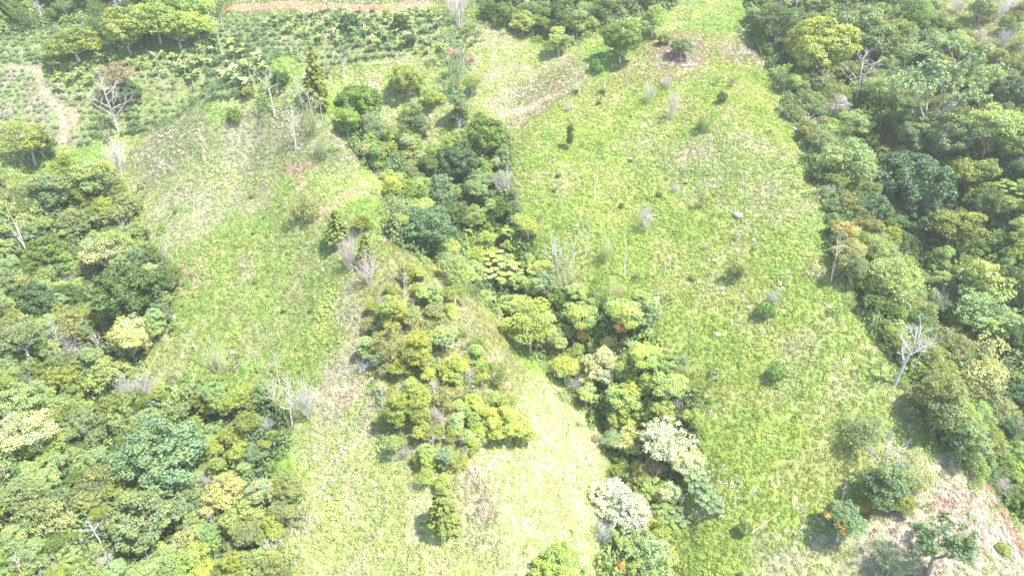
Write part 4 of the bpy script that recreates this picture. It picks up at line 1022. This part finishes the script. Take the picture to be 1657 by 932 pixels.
# ------------------------------------------------------------------ labels: every tree by its look and by a neighbour one can find
def region_of(x, y):
    for nm, p in (('in the left wood', LEFT_WOOD), ('in the right wood', RIGHT_WOOD), ('in the gully wood', GULLY_WOOD), ('in the spur thicket', SPUR_WOOD)):
        if inpoly(np.array([x]), np.array([y]), p)[0]: return nm
    return ''
def label_all():
    marks = [q for q in PLACED if q[8]]
    used = set(q[7].get('label') for q in PLACED)
    names8 = ['right of', 'lower right of', 'below', 'lower left of', 'left of', 'upper left of', 'above', 'upper right of']
    for q in PLACED:
        if q[7].get('label'): continue
        wpx = q[2] * 2 * 6
        size = 'small' if q[2] < 2.2 else ('broad' if q[2] > 3.8 else 'medium')
        near = sorted(marks, key=lambda m: math.hypot(m[3] - q[3], m[4] - q[4]))
        done = False
        for m in near[:14]:
            dx, dy = q[3] - m[3], q[4] - m[4]; d = math.hypot(dx, dy)
            k = int(round(math.degrees(math.atan2(dy, dx)) / 45)) % 8
            adv = 'touching, ' if d < 28 else ('close ' if d < 60 else ('' if d < 110 else ('well ' if d < 180 else 'far ')))
            side = names8[k] if adv != 'touching, ' else names8[k]
            lab = f"{size} {q[6]} {FORMWORD[q[5]]}, {adv}{side} {m[8]}"
            if len(lab.split()) <= 16 and lab not in used:
                used.add(lab); q[7]['label'] = lab; done = True; break
        if not done:
            q[7]['label'] = f"{size} {q[6]} {FORMWORD[q[5]]} {region_of(q[0], q[1])}"
    by = {}
    for q in PLACED: by.setdefault(region_of(q[0], q[1]), []).append(q)
    for nm, qs in by.items():
        g = {'in the left wood': 'trees of the left wood', 'in the right wood': 'trees of the right wood', 'in the gully wood': 'trees along the gully', 'in the spur thicket': 'trees and bushes of the spur thicket'}.get(nm, 'scattered trees and bushes on the slopes')
        for q in qs: q[7]['group'] = g
label_all()

MARKS = [q for q in PLACED if q[8]]
USED = set(q[7]['label'] for q in PLACED)
def where(x, y, z, lead, unique=True):
    """lead + direction from a neighbour one can find"""
    a, b = project(x, y, z); a, b = float(a), float(b)
    names8 = ['right of', 'lower right of', 'below', 'lower left of', 'left of', 'upper left of', 'above', 'upper right of']
    lab = lead
    for m in sorted(MARKS, key=lambda m: math.hypot(m[3] - a, m[4] - b))[:14]:
        dx, dy = a - m[3], b - m[4]; d = math.hypot(dx, dy)
        k = int(round(math.degrees(math.atan2(dy, dx)) / 45)) % 8
        adv = 'just ' if d < 30 else ('close ' if d < 60 else ('' if d < 110 else ('well ' if d < 180 else 'far ')))
        lab = f"{lead} {adv}{names8[k]} {m[8]}"
        if len(lab.split()) <= 16 and (lab not in USED or not unique): break
    USED.add(lab)
    return lab

# ------------------------------------------------------------------ banana plants, palms
def make_banana():
    L = blade_mesh('leaf', 2.3, .34, 1.25)
    tb = Tubes(); tb.add([(0, 0, -.3), (0, 0, 1.0), (.05, 0, 2.0)], [.17, .14, .09], 6)
    return tb.mesh('pseudostem'), L
BAN_STEM, BAN_LEAF = make_banana()
AGA_LEAF = blade_mesh('leaf', 2.2, .13, .5, 5)

def rosette(kind, x, y, s, n, tone, leafmesh, stem, top, label, cat, group, tilt=.0):
    z = float(ground(x, y))
    root = bpy.data.objects.new(kind, None); COL.objects.link(root)
    root.location = (x, y, z - .05); root.rotation_euler = (0, 0, RND.uniform(0, 6.28)); root.scale = (s, s, s * RND.uniform(.9, 1.1))
    root['label'] = label; root['category'] = cat
    if group: root['group'] = group
    if stem:
        o = bpy.data.objects.new('pseudostem', stem); COL.objects.link(o); o.parent = root; o.color = (.30, .32, .16, 1)
    for k in range(n):
        o = bpy.data.objects.new('leaf', leafmesh); COL.objects.link(o); o.parent = root
        o.location = (0, 0, top)
        o.rotation_euler = (RND.gauss(0, .15), -RND.uniform(-.15, .75) - tilt, k * 2.4 + RND.gauss(0, .15))
        sc = RND.uniform(.8, 1.15); o.scale = (sc, sc, sc)
        j = RND.uniform(.85, 1.15); o.color = (tone[0] * j, tone[1] * j, tone[2] * j, 1)
    return root

BANANA_ZONE = plan([(95, 75), (180, 85), (240, 70), (340, 65), (420, 90), (430, 130), (380, 160), (330, 140), (250, 125), (190, 110), (150, 145), (130, 170), (90, 150), (75, 100)])
BANANA_ZONE2 = plan([(500, 25), (700, 20), (725, 80), (690, 100), (600, 80), (520, 70), (440, 60), (430, 35)])
pts = []
r = random.Random(31)
for poly, n, sp in ((BANANA_ZONE, 3500, 2.9), (BANANA_ZONE2, 2400, 3.6)):
    xs = [p[0] for p in poly]; ys = [p[1] for p in poly]
    for _ in range(n):
        x, y = r.uniform(min(xs), max(xs)), r.uniform(min(ys), max(ys))
        if not inpoly(np.array([x]), np.array([y]), poly)[0]: continue
        if any((x - a) ** 2 + (y - b) ** 2 < (sp * r.uniform(.7, 1.2)) ** 2 for a, b in pts): continue
        if any((x - q[0]) ** 2 + (y - q[1]) ** 2 < (q[2] * .8) ** 2 for q in PLACED): continue
        pts.append((x, y))
for x, y in pts[:230]:
    s_ = r.uniform(.7, 1.15); kc = r.randrange(4)
    rosette('banana_plant', x, y, s_, 9, [(.30, .40, .14), (.24, .34, .12), (.38, .43, .22), (.33, .42, .12)][kc], BAN_LEAF, BAN_STEM, 1.95,
            where(x, y, float(ground(x, y)) + 2, ('small ' if s_ < .85 else ('large ' if s_ > 1.0 else '')) + ['light green', 'mid green', 'pale greyish', 'yellowish green'][kc] + ' banana plant'), 'banana plant', 'banana plants among the coffee')
BANANAS = pts[:230]
for px, py, s, lab in ((545, 34, 1.7, 'greyish spiky agave rosette just below the earth road'), (528, 42, 1.2, 'smaller greyish agave left below the larger one by the road'), (553, 18, 1.0, 'agave rosette growing on the bank of the earth road'),
                       (935, 150, 1.2, 'small palm-like plant left of the pair beside the pale path'), (978, 152, 1.2, 'small palm-like plant right of the pair beside the pale path'),
                       (690, 55, 1.4, 'pale spiky plant right of the small bluish round bush')):
    x, y, z, t = at([px], [py])
    rosette('spiky_plant', float(x[0]), float(y[0]), s, 16, (.27, .33, .21), AGA_LEAF, None, .25, lab, 'agave', None, .25)

# ------------------------------------------------------------------ coffee bushes
COFFEE = [make_shrub(201 + k, R=.85, H=1.5, leaf=.15, n=8, per=36)[1] for k in range(3)]
ROWANG = .10
cand = []
r = random.Random(77)
CO, SI = math.cos(ROWANG), math.sin(ROWANG)
allx = [p[0] for p in PLANTATION]; ally = [p[1] for p in PLANTATION]
u, v = np.meshgrid(np.arange(-190, 60, 1.45), np.arange(110, 275, 2.35))
u = u.ravel() + np.array([r.gauss(0, .35) for _ in range(u.size)]); v = v.ravel() + np.array([r.gauss(0, .28) for _ in range(v.size)])
X = u * CO - v * SI + 22; Y = u * SI + v * CO
Y = Y + 1.6 * np.sin(X / 23)
ok = inpoly(X, Y, PLANTATION) | inpoly(X, Y, TERRACE)
X, Y = X[ok], Y[ok]
den = fbm(X, Y, 9, 301, 3)
terr = inpoly(X, Y, TERRACE)
keep = np.array([r.random() for _ in X]) < np.where(terr, .8, np.clip((den - .22) * 4.5, .35, .95))
X, Y, terr = X[keep], Y[keep], terr[keep]
Z = ground(X, Y); px, py = project(X, Y, Z + .6)
d, hw = np.full(X.shape, 99.), np.zeros(X.shape)
for l, c in TRACKS:
    dd, h_ = seg_dist(X, Y, l); d = np.minimum(d, dd - h_)
tx = np.array([[q[0], q[1], q[2]] for q in PLACED]); 
free = (d > .6) & (px > -15) & (px < PW + 15) & (py > -12) & (py < PH + 12)
D2 = (X[:, None] - tx[None, :, 0]) ** 2 + (Y[:, None] - tx[None, :, 1]) ** 2
free &= ~(D2 < (tx[None, :, 2] * .45) ** 2).any(1)
X, Y, Z, terr = X[free], Y[free], Z[free], terr[free]
dist = np.sqrt(X ** 2 + Y ** 2 + (Z - CAMZ) ** 2)
big = fbm(X, Y, 16, 320, 2)
size = np.where(terr, .55, .6 + .5 * np.clip((big - .42) * 3, 0, 1)) * np.array([r.uniform(.8, 1.2) for _ in X])
order = np.argsort(dist / size)
COF_TINT = [(0.120, 0.198, 0.108), (0.144, 0.228, 0.120), (0.180, 0.264, 0.132), (0.120, 0.204, 0.102), (0.228, 0.300, 0.144)]
for i in order[:300]:
    o = bpy.data.objects.new('coffee_bush', COFFEE[r.randrange(3)]); COL.objects.link(o)
    s = float(size[i])
    o.location = (X[i], Y[i], Z[i] - .05); o.scale = (s * 1.15, s * 1.15, s); o.rotation_euler = (0, 0, r.uniform(0, 6.28))
    c = COF_TINT[r.randrange(5)]; o.color = (*c, 1)
    o['label'] = where(float(X[i]), float(Y[i]), float(Z[i]), ('tiny' if s < .7 else ('small' if s < 1.0 else 'full')) + ' dark coffee bush'); o['category'] = 'coffee bush'; o['group'] = 'coffee bushes of the plantation'
rest = order[300:]

# ------------------------------------------------------------------ ground cover (nobody could count it)
SRC = bpy.data.collections.new('cover_sources')
def cover_mesh(name, seed, n, R, H, leaf, aspect, up):
    r = np.random.default_rng(seed); lv = Leaves(seed)
    a = r.uniform(0, 6.283, n); q = R * np.sqrt(r.uniform(0, 1, n))
    d = np.stack([np.cos(a), np.sin(a), np.zeros(n)], 1)
    P = d * q[:, None]; P[:, 2] = H * (1 - (q / R) ** 2) * r.uniform(.55, 1.0, n)
    N = d * (q / R)[:, None] * .9 + (0, 0, up)
    lv.add(P, N, leaf, GREENV[r.integers(0, 5, n)], aspect, .45)
    return lv.mesh(name, M_COVER)
SHAPES = {
    'weed': [cover_mesh('weed', 401 + k, 26, .42, .38, .20, 1.5, .8) for k in range(3)],
    'tuft': [cover_mesh('tuft', 411 + k, 16, .34, .26, .10, 4.0, .35) for k in range(3)],
    'mound': [cover_mesh('mound', 431 + k, 60, .8, .8, .22, 1.4, .8) for k in range(3)],
    'thicket': [cover_mesh('thicket', 421 + k, 120, 1.25, 1.5, .27, 1.5, .7) for k in range(3)],
}
def scatter_group(shape):
    coll = bpy.data.collections.new('source_' + shape)
    for me in SHAPES[shape]:
        o = bpy.data.objects.new('source', me); coll.objects.link(o)
    g = bpy.data.node_groups.new('scatter_' + shape, 'GeometryNodeTree')
    g.interface.new_socket('Geometry', in_out='INPUT', socket_type='NodeSocketGeometry')
    g.interface.new_socket('Geometry', in_out='OUTPUT', socket_type='NodeSocketGeometry')
    N, L = g.nodes, g.links
    gi, go = N.new('NodeGroupInput'), N.new('NodeGroupOutput')
    ci = N.new('GeometryNodeCollectionInfo'); ci.inputs['Collection'].default_value = coll
    ci.inputs['Separate Children'].default_value = True; ci.inputs['Reset Children'].default_value = True
    ip = N.new('GeometryNodeInstanceOnPoints'); ip.inputs['Pick Instance'].default_value = True
    def attr(nm, ty):
        a = N.new('GeometryNodeInputNamedAttribute'); a.data_type = ty; a.inputs[0].default_value = nm; return a.outputs[0]
    L.new(gi.outputs[0], ip.inputs['Points']); L.new(ci.outputs[0], ip.inputs['Instance'])
    L.new(attr('pick', 'INT'), ip.inputs['Instance Index'])
    L.new(attr('spin', 'FLOAT_VECTOR'), ip.inputs['Rotation']); L.new(attr('size', 'FLOAT_VECTOR'), ip.inputs['Scale'])
    L.new(ip.outputs[0], go.inputs[0])
    return g
GROUPS = {}
def stuff(name, shape, P, size, tint, label, cat, seed=0, parent=None):
    r = np.random.default_rng(seed); n = len(P)
    me = bpy.data.meshes.new(name); me.vertices.add(n); me.vertices.foreach_set('co', P.ravel().astype(np.float32))
    def A(nm, ty, data, f):
        a = me.attributes.new(nm, ty, 'POINT'); a.data.foreach_set(f, data)
    A('pick', 'INT', r.integers(0, 3, n).astype(np.int32), 'value')
    A('spin', 'FLOAT_VECTOR', np.stack([r.normal(0, .15, n), r.normal(0, .15, n), r.uniform(0, 6.283, n)], 1).ravel().astype(np.float32), 'vector')
    A('size', 'FLOAT_VECTOR', size.ravel().astype(np.float32), 'vector')
    A('tint', 'FLOAT_COLOR', np.concatenate([tint, np.ones((n, 1))], 1).ravel().astype(np.float32), 'color')
    o = bpy.data.objects.new(name, me); COL.objects.link(o)
    if shape not in GROUPS: GROUPS[shape] = scatter_group(shape)
    m = o.modifiers.new('scatter', 'NODES'); m.node_group = GROUPS[shape]
    o['kind'] = 'stuff'; o['label'] = label; o['category'] = cat
    return o

def sample_ground(n, seed, margin=14):
    r = np.random.default_rng(seed)
    x = r.uniform(-182, 182, n); y = r.uniform(52, 258, n)
    z = ground(x, y)
    px, py = project(x, y, z)
    ok = (px > -margin) & (px < PW + margin) & (py > -margin) & (py < PH + margin)
    return x[ok], y[ok], z[ok]

WOODS = [LEFT_WOOD, RIGHT_WOOD, GULLY_WOOD, TOP_WOOD, TOPLEFT_WOOD]
def any_in(x, y, polys):
    m = np.zeros(x.shape, bool)
    for p in polys: m |= inpoly(x, y, p)
    return m
def sized(n, r, lo, hi, flat=1.0):
    s = r.uniform(lo, hi, n); return np.stack([s, s, s * flat * r.uniform(.8, 1.2, n)], 1)

# thicket under the woods
rg = np.random.default_rng(9)
x, y, z = sample_ground(30000, 1, 30)
m = any_in(x, y, WOODS) & (rg.uniform(0, 1, len(x)) < .62)
x, y, z = x[m], y[m], z[m]
tn = np.array([(.13, .19, .075), (.17, .23, .085), (.22, .29, .085), (.20, .24, .12), (.27, .33, .12)])
k = np.clip(((fbm(x, y, 8, 611, 3) - .3) * 11 + rg.normal(0, .9, len(x))), 0, 4.99).astype(int)
stuff('undergrowth', 'thicket', np.stack([x, y, z - .1], 1), sized(len(x), rg, .8, 2.0, 1.2), tn[k] * rg.uniform(.85, 1.15, (len(x), 1)), 'tangled green undergrowth filling the gaps between the trees of the woods', 'undergrowth', 1)

# scrub on the spur and field edges
x, y, z = sample_ground(26000, 2)
den = fbm(x, y, 7, 621, 3)
m = inpoly(x, y, SPUR_WOOD) & (den > .36)
x, y, z = x[m], y[m], z[m]
m = rg.uniform(0, 1, len(x)) < .9
x, y, z = x[m], y[m], z[m]
stuff('scrub', 'thicket', np.stack([x, y, z - .1], 1), sized(len(x), rg, .35, 1.0, 1.0), np.array([(.26, .30, .11)]) * rg.uniform(.7, 1.3, (len(x), 1)) * np.stack([rg.uniform(.8, 1.25, len(x)), np.ones(len(x)), np.ones(len(x))], 1), 'low mixed scrub between the small trees on the middle spur', 'scrub', 2)

# leafy weeds in mounds over the grassland
x, y, z = sample_ground(900000, 3)
gc = ground_colour(x, y)
wood = any_in(x, y, WOODS[:3]); plant_ = inpoly(x, y, PLANTATION) | inpoly(x, y, TERRACE)
clump = .5 * fbm(x, y, 9, 631, 4) + .5 * fbm(x, y, 3.2, 635, 3); green = np.clip((gc[:, 1] / (gc[:, 0] + 1e-3) - 1.02) * 2.2, 0, 1)
knoll = inpoly(x, y, KNOLL); bare = inpoly(x, y, CLEARING)
pr = np.clip((clump - .40) * 4, 0.03, 1) * (.10 + .90 * green) * np.where(knoll, .25, 1) * np.where(bare, .3, 1) * np.where(plant_, .5, 1)
m = (~wood) & (rg.uniform(0, 1, len(x)) < pr * .58)
wx, wy, wz, wc, cl = x[m], y[m], z[m], gc[m], clump[m]
tone = np.array([(.245, .30, .08)]) * .58 + wc * 1.0
v = fbm(wx, wy, 5, 641, 2)
tone = tone * (1 + (v[:, None] - .5) * np.array([[1.0, .5, .4]])) * rg.uniform(.82, 1.18, (len(wx), 1))
s = sized(len(wx), rg, .5, 1.15, .7) * (.75 + .9 * np.clip((cl - .5) * 4, 0, 1))[:, None]
stuff('leafy_weeds', 'weed', np.stack([wx, wy, wz - .05], 1), s, tone, 'mounds of bright leafy weeds spread over the open slopes', 'weeds', 3)
# larger soft mounds of weeds
x2, y2, z2 = sample_ground(60000, 13)
c2 = ground_colour(x2, y2); g2 = np.clip((c2[:, 1] / (c2[:, 0] + 1e-3) - 1.08) * 3, 0, 1)
k2 = (~any_in(x2, y2, WOODS[:3])) & (~inpoly(x2, y2, KNOLL)) & (~inpoly(x2, y2, PLANTATION)) & (rg.uniform(0, 1, len(x2)) < .18 * g2 * np.clip((fbm(x2, y2, 13, 651, 2) - .36) * 4, .06, 1))
x2, y2, z2, c2 = x2[k2], y2[k2], z2[k2], c2[k2]
stuff('weed_mounds', 'mound', np.stack([x2, y2, z2 - .05], 1), sized(len(x2), rg, .5, 1.25), (np.array([(.18, .27, .09)]) * .6 + c2 * .65) * rg.uniform(.9, 1.2, (len(x2), 1)), 'rounded soft mounds of taller weeds dotting the green slopes', 'weeds', 6)
# pinkish dry stems in loose patches
x4, y4, z4 = sample_ground(90000, 14)
k4 = (~any_in(x4, y4, WOODS[:3])) & (~inpoly(x4, y4, PLANTATION)) & (rg.uniform(0, 1, len(x4)) < .9 * np.clip((fbm(x4, y4, 7, 661, 4) - .53) * 5, .03, 1))
x4, y4, z4 = x4[k4], y4[k4], z4[k4]
s4 = sized(len(x4), rg, .8, 1.7, 1.2)
stuff('dry_stems', 'tuft', np.stack([x4, y4, z4 - .03], 1), s4, np.array([(.56, .50, .42)]) * rg.uniform(.75, 1.25, (len(x4), 1)), 'greyish pink dry stems standing in loose patches among the grass', 'dry stems', 7)
# saplings and scrub where the woods run out into grass
x5, y5, z5 = sample_ground(60000, 15, 30)
k5 = (~any_in(x5, y5, WOODS)) & any_in(x5 + rg.normal(0, 3.0, len(x5)), y5 + rg.normal(0, 3.0, len(x5)), WOODS) & (rg.uniform(0, 1, len(x5)) < .6) & (fbm(x5, y5, 6, 671, 2) > .42)
x5, y5, z5 = x5[k5], y5[k5], z5[k5]
tn5 = np.array([(.19, .25, .08), (.25, .31, .10), (.22, .33, .08), (.27, .29, .16)])[rg.integers(0, 4, len(x5))]
stuff('edge_scrub', 'thicket', np.stack([x5, y5, z5 - .1], 1), sized(len(x5), rg, .25, 1.15, 1.2), tn5 * rg.uniform(.85, 1.15, (len(x5), 1)), 'knee-high saplings and scrub along the edges of the woods', 'scrub', 8)
# grass tufts
m = (~wood) & (~m) & (rg.uniform(0, 1, len(x)) < np.where(plant_, .14, .34) * np.where(bare, .6, 1))
gx, gy, gz, gcc = x[m], y[m], z[m], gc[m]
tone = gcc * rg.uniform(1.25, 1.7, (len(gx), 1)) * np.stack([rg.uniform(.9, 1.15, len(gx)), np.ones(len(gx)), rg.uniform(.8, 1.1, len(gx))], 1)
stuff('grass', 'tuft', np.stack([gx, gy, gz - .03], 1), sized(len(gx), rg, .7, 1.6), tone, 'short uneven grass, green and straw coloured, covering the open slopes', 'grass', 4)
# smaller, farther coffee bushes
if len(rest):
    P = np.stack([X[rest], Y[rest], Z[rest] - .05], 1); n = len(rest)
    SHAPES['coffee'] = []
    for k in range(3):
        lv = Leaves(500 + k); rr = np.random.default_rng(500 + k)
        v = unit(rr.normal(0, 1, (120, 3)) + (0, 0, .4)); lv.add(v * (.85, .85, .7) * rr.uniform(.6, 1, (120, 1)) + (0, 0, .75), v + (0, 0, .5), .22, GREENV[rr.integers(0, 5, 120)], jit=.5)
        SHAPES['coffee'].append(lv.mesh('coffee', M_COVER))
    ss = (size[rest] * 1.1)[:, None] * np.ones((1, 3))
    stuff('coffee_rows', 'coffee', P, ss, np.array(COF_TINT)[rg.integers(0, 5, n)] * rg.uniform(.85, 1.2, (n, 1)), 'farther rows of small coffee bushes across the upper left hillside', 'coffee bushes', 5)

# ------------------------------------------------------------------ stones, log
def rock_mesh(seed):
    import bmesh
    r = random.Random(seed); bm = bmesh.new(); bmesh.ops.create_icosphere(bm, subdivisions=2, radius=.5)
    cuts = [Vector((r.gauss(0, 1), r.gauss(0, 1), r.gauss(0, 1))).normalized() for _ in range(9)]
    for v in bm.verts:
        for c in cuts:
            d = v.co.dot(c)
            if d > .33: v.co -= c * (d - .33)
        v.co *= r.uniform(.94, 1.06)
    me = bpy.data.meshes.new('boulder'); bm.to_mesh(me); bm.free(); me.materials.append(M_ROCK)
    return me
ROCKS = [rock_mesh(k) for k in range(4)]
for px, py, w, h, c, lab in (
    (1195, 350, 22, .7, (.36, .33, .33), 'grey boulder on the middle of the bright slope, largest stone there'),
    (377, 570, 13, .5, (.55, .53, .52), 'pale grey stone on the left spur above the thicket of dry stems'),
    (697, 190, 10, .9, (.72, .71, .70), 'white stone beside the lollipop tree'),
    (994, 243, 10, .9, (.62, .60, .58), 'pale stone upper left of the pair high on the bright slope'),
    (1020, 258, 12, .9, (.60, .56, .52), 'pale stone lower right of the pair high on the bright slope'),
    (1062, 484, 17, .4, (.70, .69, .66), 'flat white slab at the gully side of the bright slope'),
    (1066, 476, 8, .6, (.70, .69, .66), 'small white stone on top of the flat white slab'),
    (1066, 371, 9, .6, (.66, .64, .60), 'small pale stone below the silvery upright bush'),
    (1160, 540, 12, .5, (.58, .54, .52), 'pinkish pale stone on the lower bright slope'),
    (1145, 480, 10, .5, (.66, .64, .60), 'whitish stone in the middle of the lower bright slope'),
    (1156, 422, 12, .4, (.60, .58, .54), 'flat pale stone left of the lone small dark tree'),
    (550, 419, 6, .9, (.78, .78, .76), 'small white stone left of the pinkish dead bush'),
    (1311, 559, 6, .9, (.78, .78, .76), 'tiny white stone above the white stump on the lower slope'),
    (1310, 868, 8, .6, (.6, .58, .55), 'small pale stone at the upper left of the clearing'),
    (595, 20, 9, .8, (.70, .68, .64), 'pale block beside the earth road'),
    (868, 813, 9, .6, (.75, .73, .68), 'white stone on the pale foot of the spur'),
):
    x, y, z, t = at([px], [py]); s = w * float(t[0]) / FOC
    o = bpy.data.objects.new('boulder', ROCKS[RND.randrange(4)]); COL.objects.link(o)
    o.location = (float(x[0]), float(y[0]), float(z[0]) + s * h * .02); o.scale = (s * .9, s * .7, s * h * .8); o.rotation_euler = (.2, .1, RND.uniform(0, 6)); o.color = (c[0] * .72, c[1] * .72, c[2] * .70, 1)
    o['label'] = lab; o['category'] = 'stone'; o['group'] = 'stones on the slopes'

def log(px, py, L, rad, ang, c, lab):
    x, y, z, t = at([px], [py]); x, y = float(x[0]), float(y[0])
    r = random.Random(int(px)); pts = []
    for k in range(6):
        q = (k / 5 - .5) * L; a = x + q * math.cos(ang); b = y + q * math.sin(ang)
        pts.append(Vector((a - x, b - y, float(ground(a, b)) - float(z[0]) + rad * .8 + r.uniform(-.04, .08))))
    tb = Tubes(); tb.add(pts, [rad * (1 - .09 * k) for k in range(6)], 7)
    for k in (2, 3): tb.add([pts[k], pts[k] + Vector((.5, .3 * (-1) ** k, .8))], [rad * .4, rad * .15], 4)
    o = bpy.data.objects.new('fallen_log', tb.mesh('fallen_log')); COL.objects.link(o); o.location = (x, y, float(z[0])); o.color = (*c, 1)
    o['label'] = lab; o['category'] = 'log'
log(1116, 107, 4.2, .28, .1, (.55, .50, .44), 'fallen pale log over dark earth below the round grey green bush')
log(1258, 128, 4.5, .12, -.2, (.5, .48, .45), 'thin fallen whitish trunk at the upper edge of the right wood')
log(735, 560, 3.4, .14, .5, (.6, .58, .54), 'whitish fallen trunk inside the spur thicket')
log(1020, 895, 4.0, .10, .4, (.5, .46, .42), 'greyish fallen branch at the bottom of the gully')
log(1240, 845, 6.0, .09, .35, (.62, .58, .50), 'long thin pale pole lying left of the clearing')
print('things placed:', len(PLACED), 'land', N_LAND, 'bananas', len(BANANAS), 'coffee', len(order), 'weeds', len(wx), 'tufts', len(gx))

# ------------------------------------------------------------------ HAZE: the humid air of the valley
import bmesh
bm = bmesh.new(); bmesh.ops.create_cube(bm, size=1)
zlo, zhi = -60.0, 235.0
for v in bm.verts: v.co = (v.co.x * 980, v.co.y * 560 + 210, (v.co.z + .5) * (zhi - zlo) + zlo)
me = bpy.data.meshes.new('haze'); bm.to_mesh(me); bm.free()
hz = bpy.data.objects.new('haze', me); COL.objects.link(hz)
hz['kind'] = 'stuff'; hz['label'] = 'thin pale haze hanging in the air over the whole hillside'; hz['category'] = 'haze'
m, t, N, L = mat('haze')
out = N.new('ShaderNodeOutputMaterial'); pv = N.new('ShaderNodeVolumePrincipled')
pv.inputs['Color'].default_value = (1, .985, .95, 1); pv.inputs['Density'].default_value = .00022; pv.inputs['Anisotropy'].default_value = .2
L.new(pv.outputs[0], out.inputs['Volume']); me.materials.append(m)
print('ground z', float(ground_exact(np.array([[0., 0]]), np.array([[-60., 480]])).min()), float(ground_exact(np.array([0.]), np.array([480.])).max()))
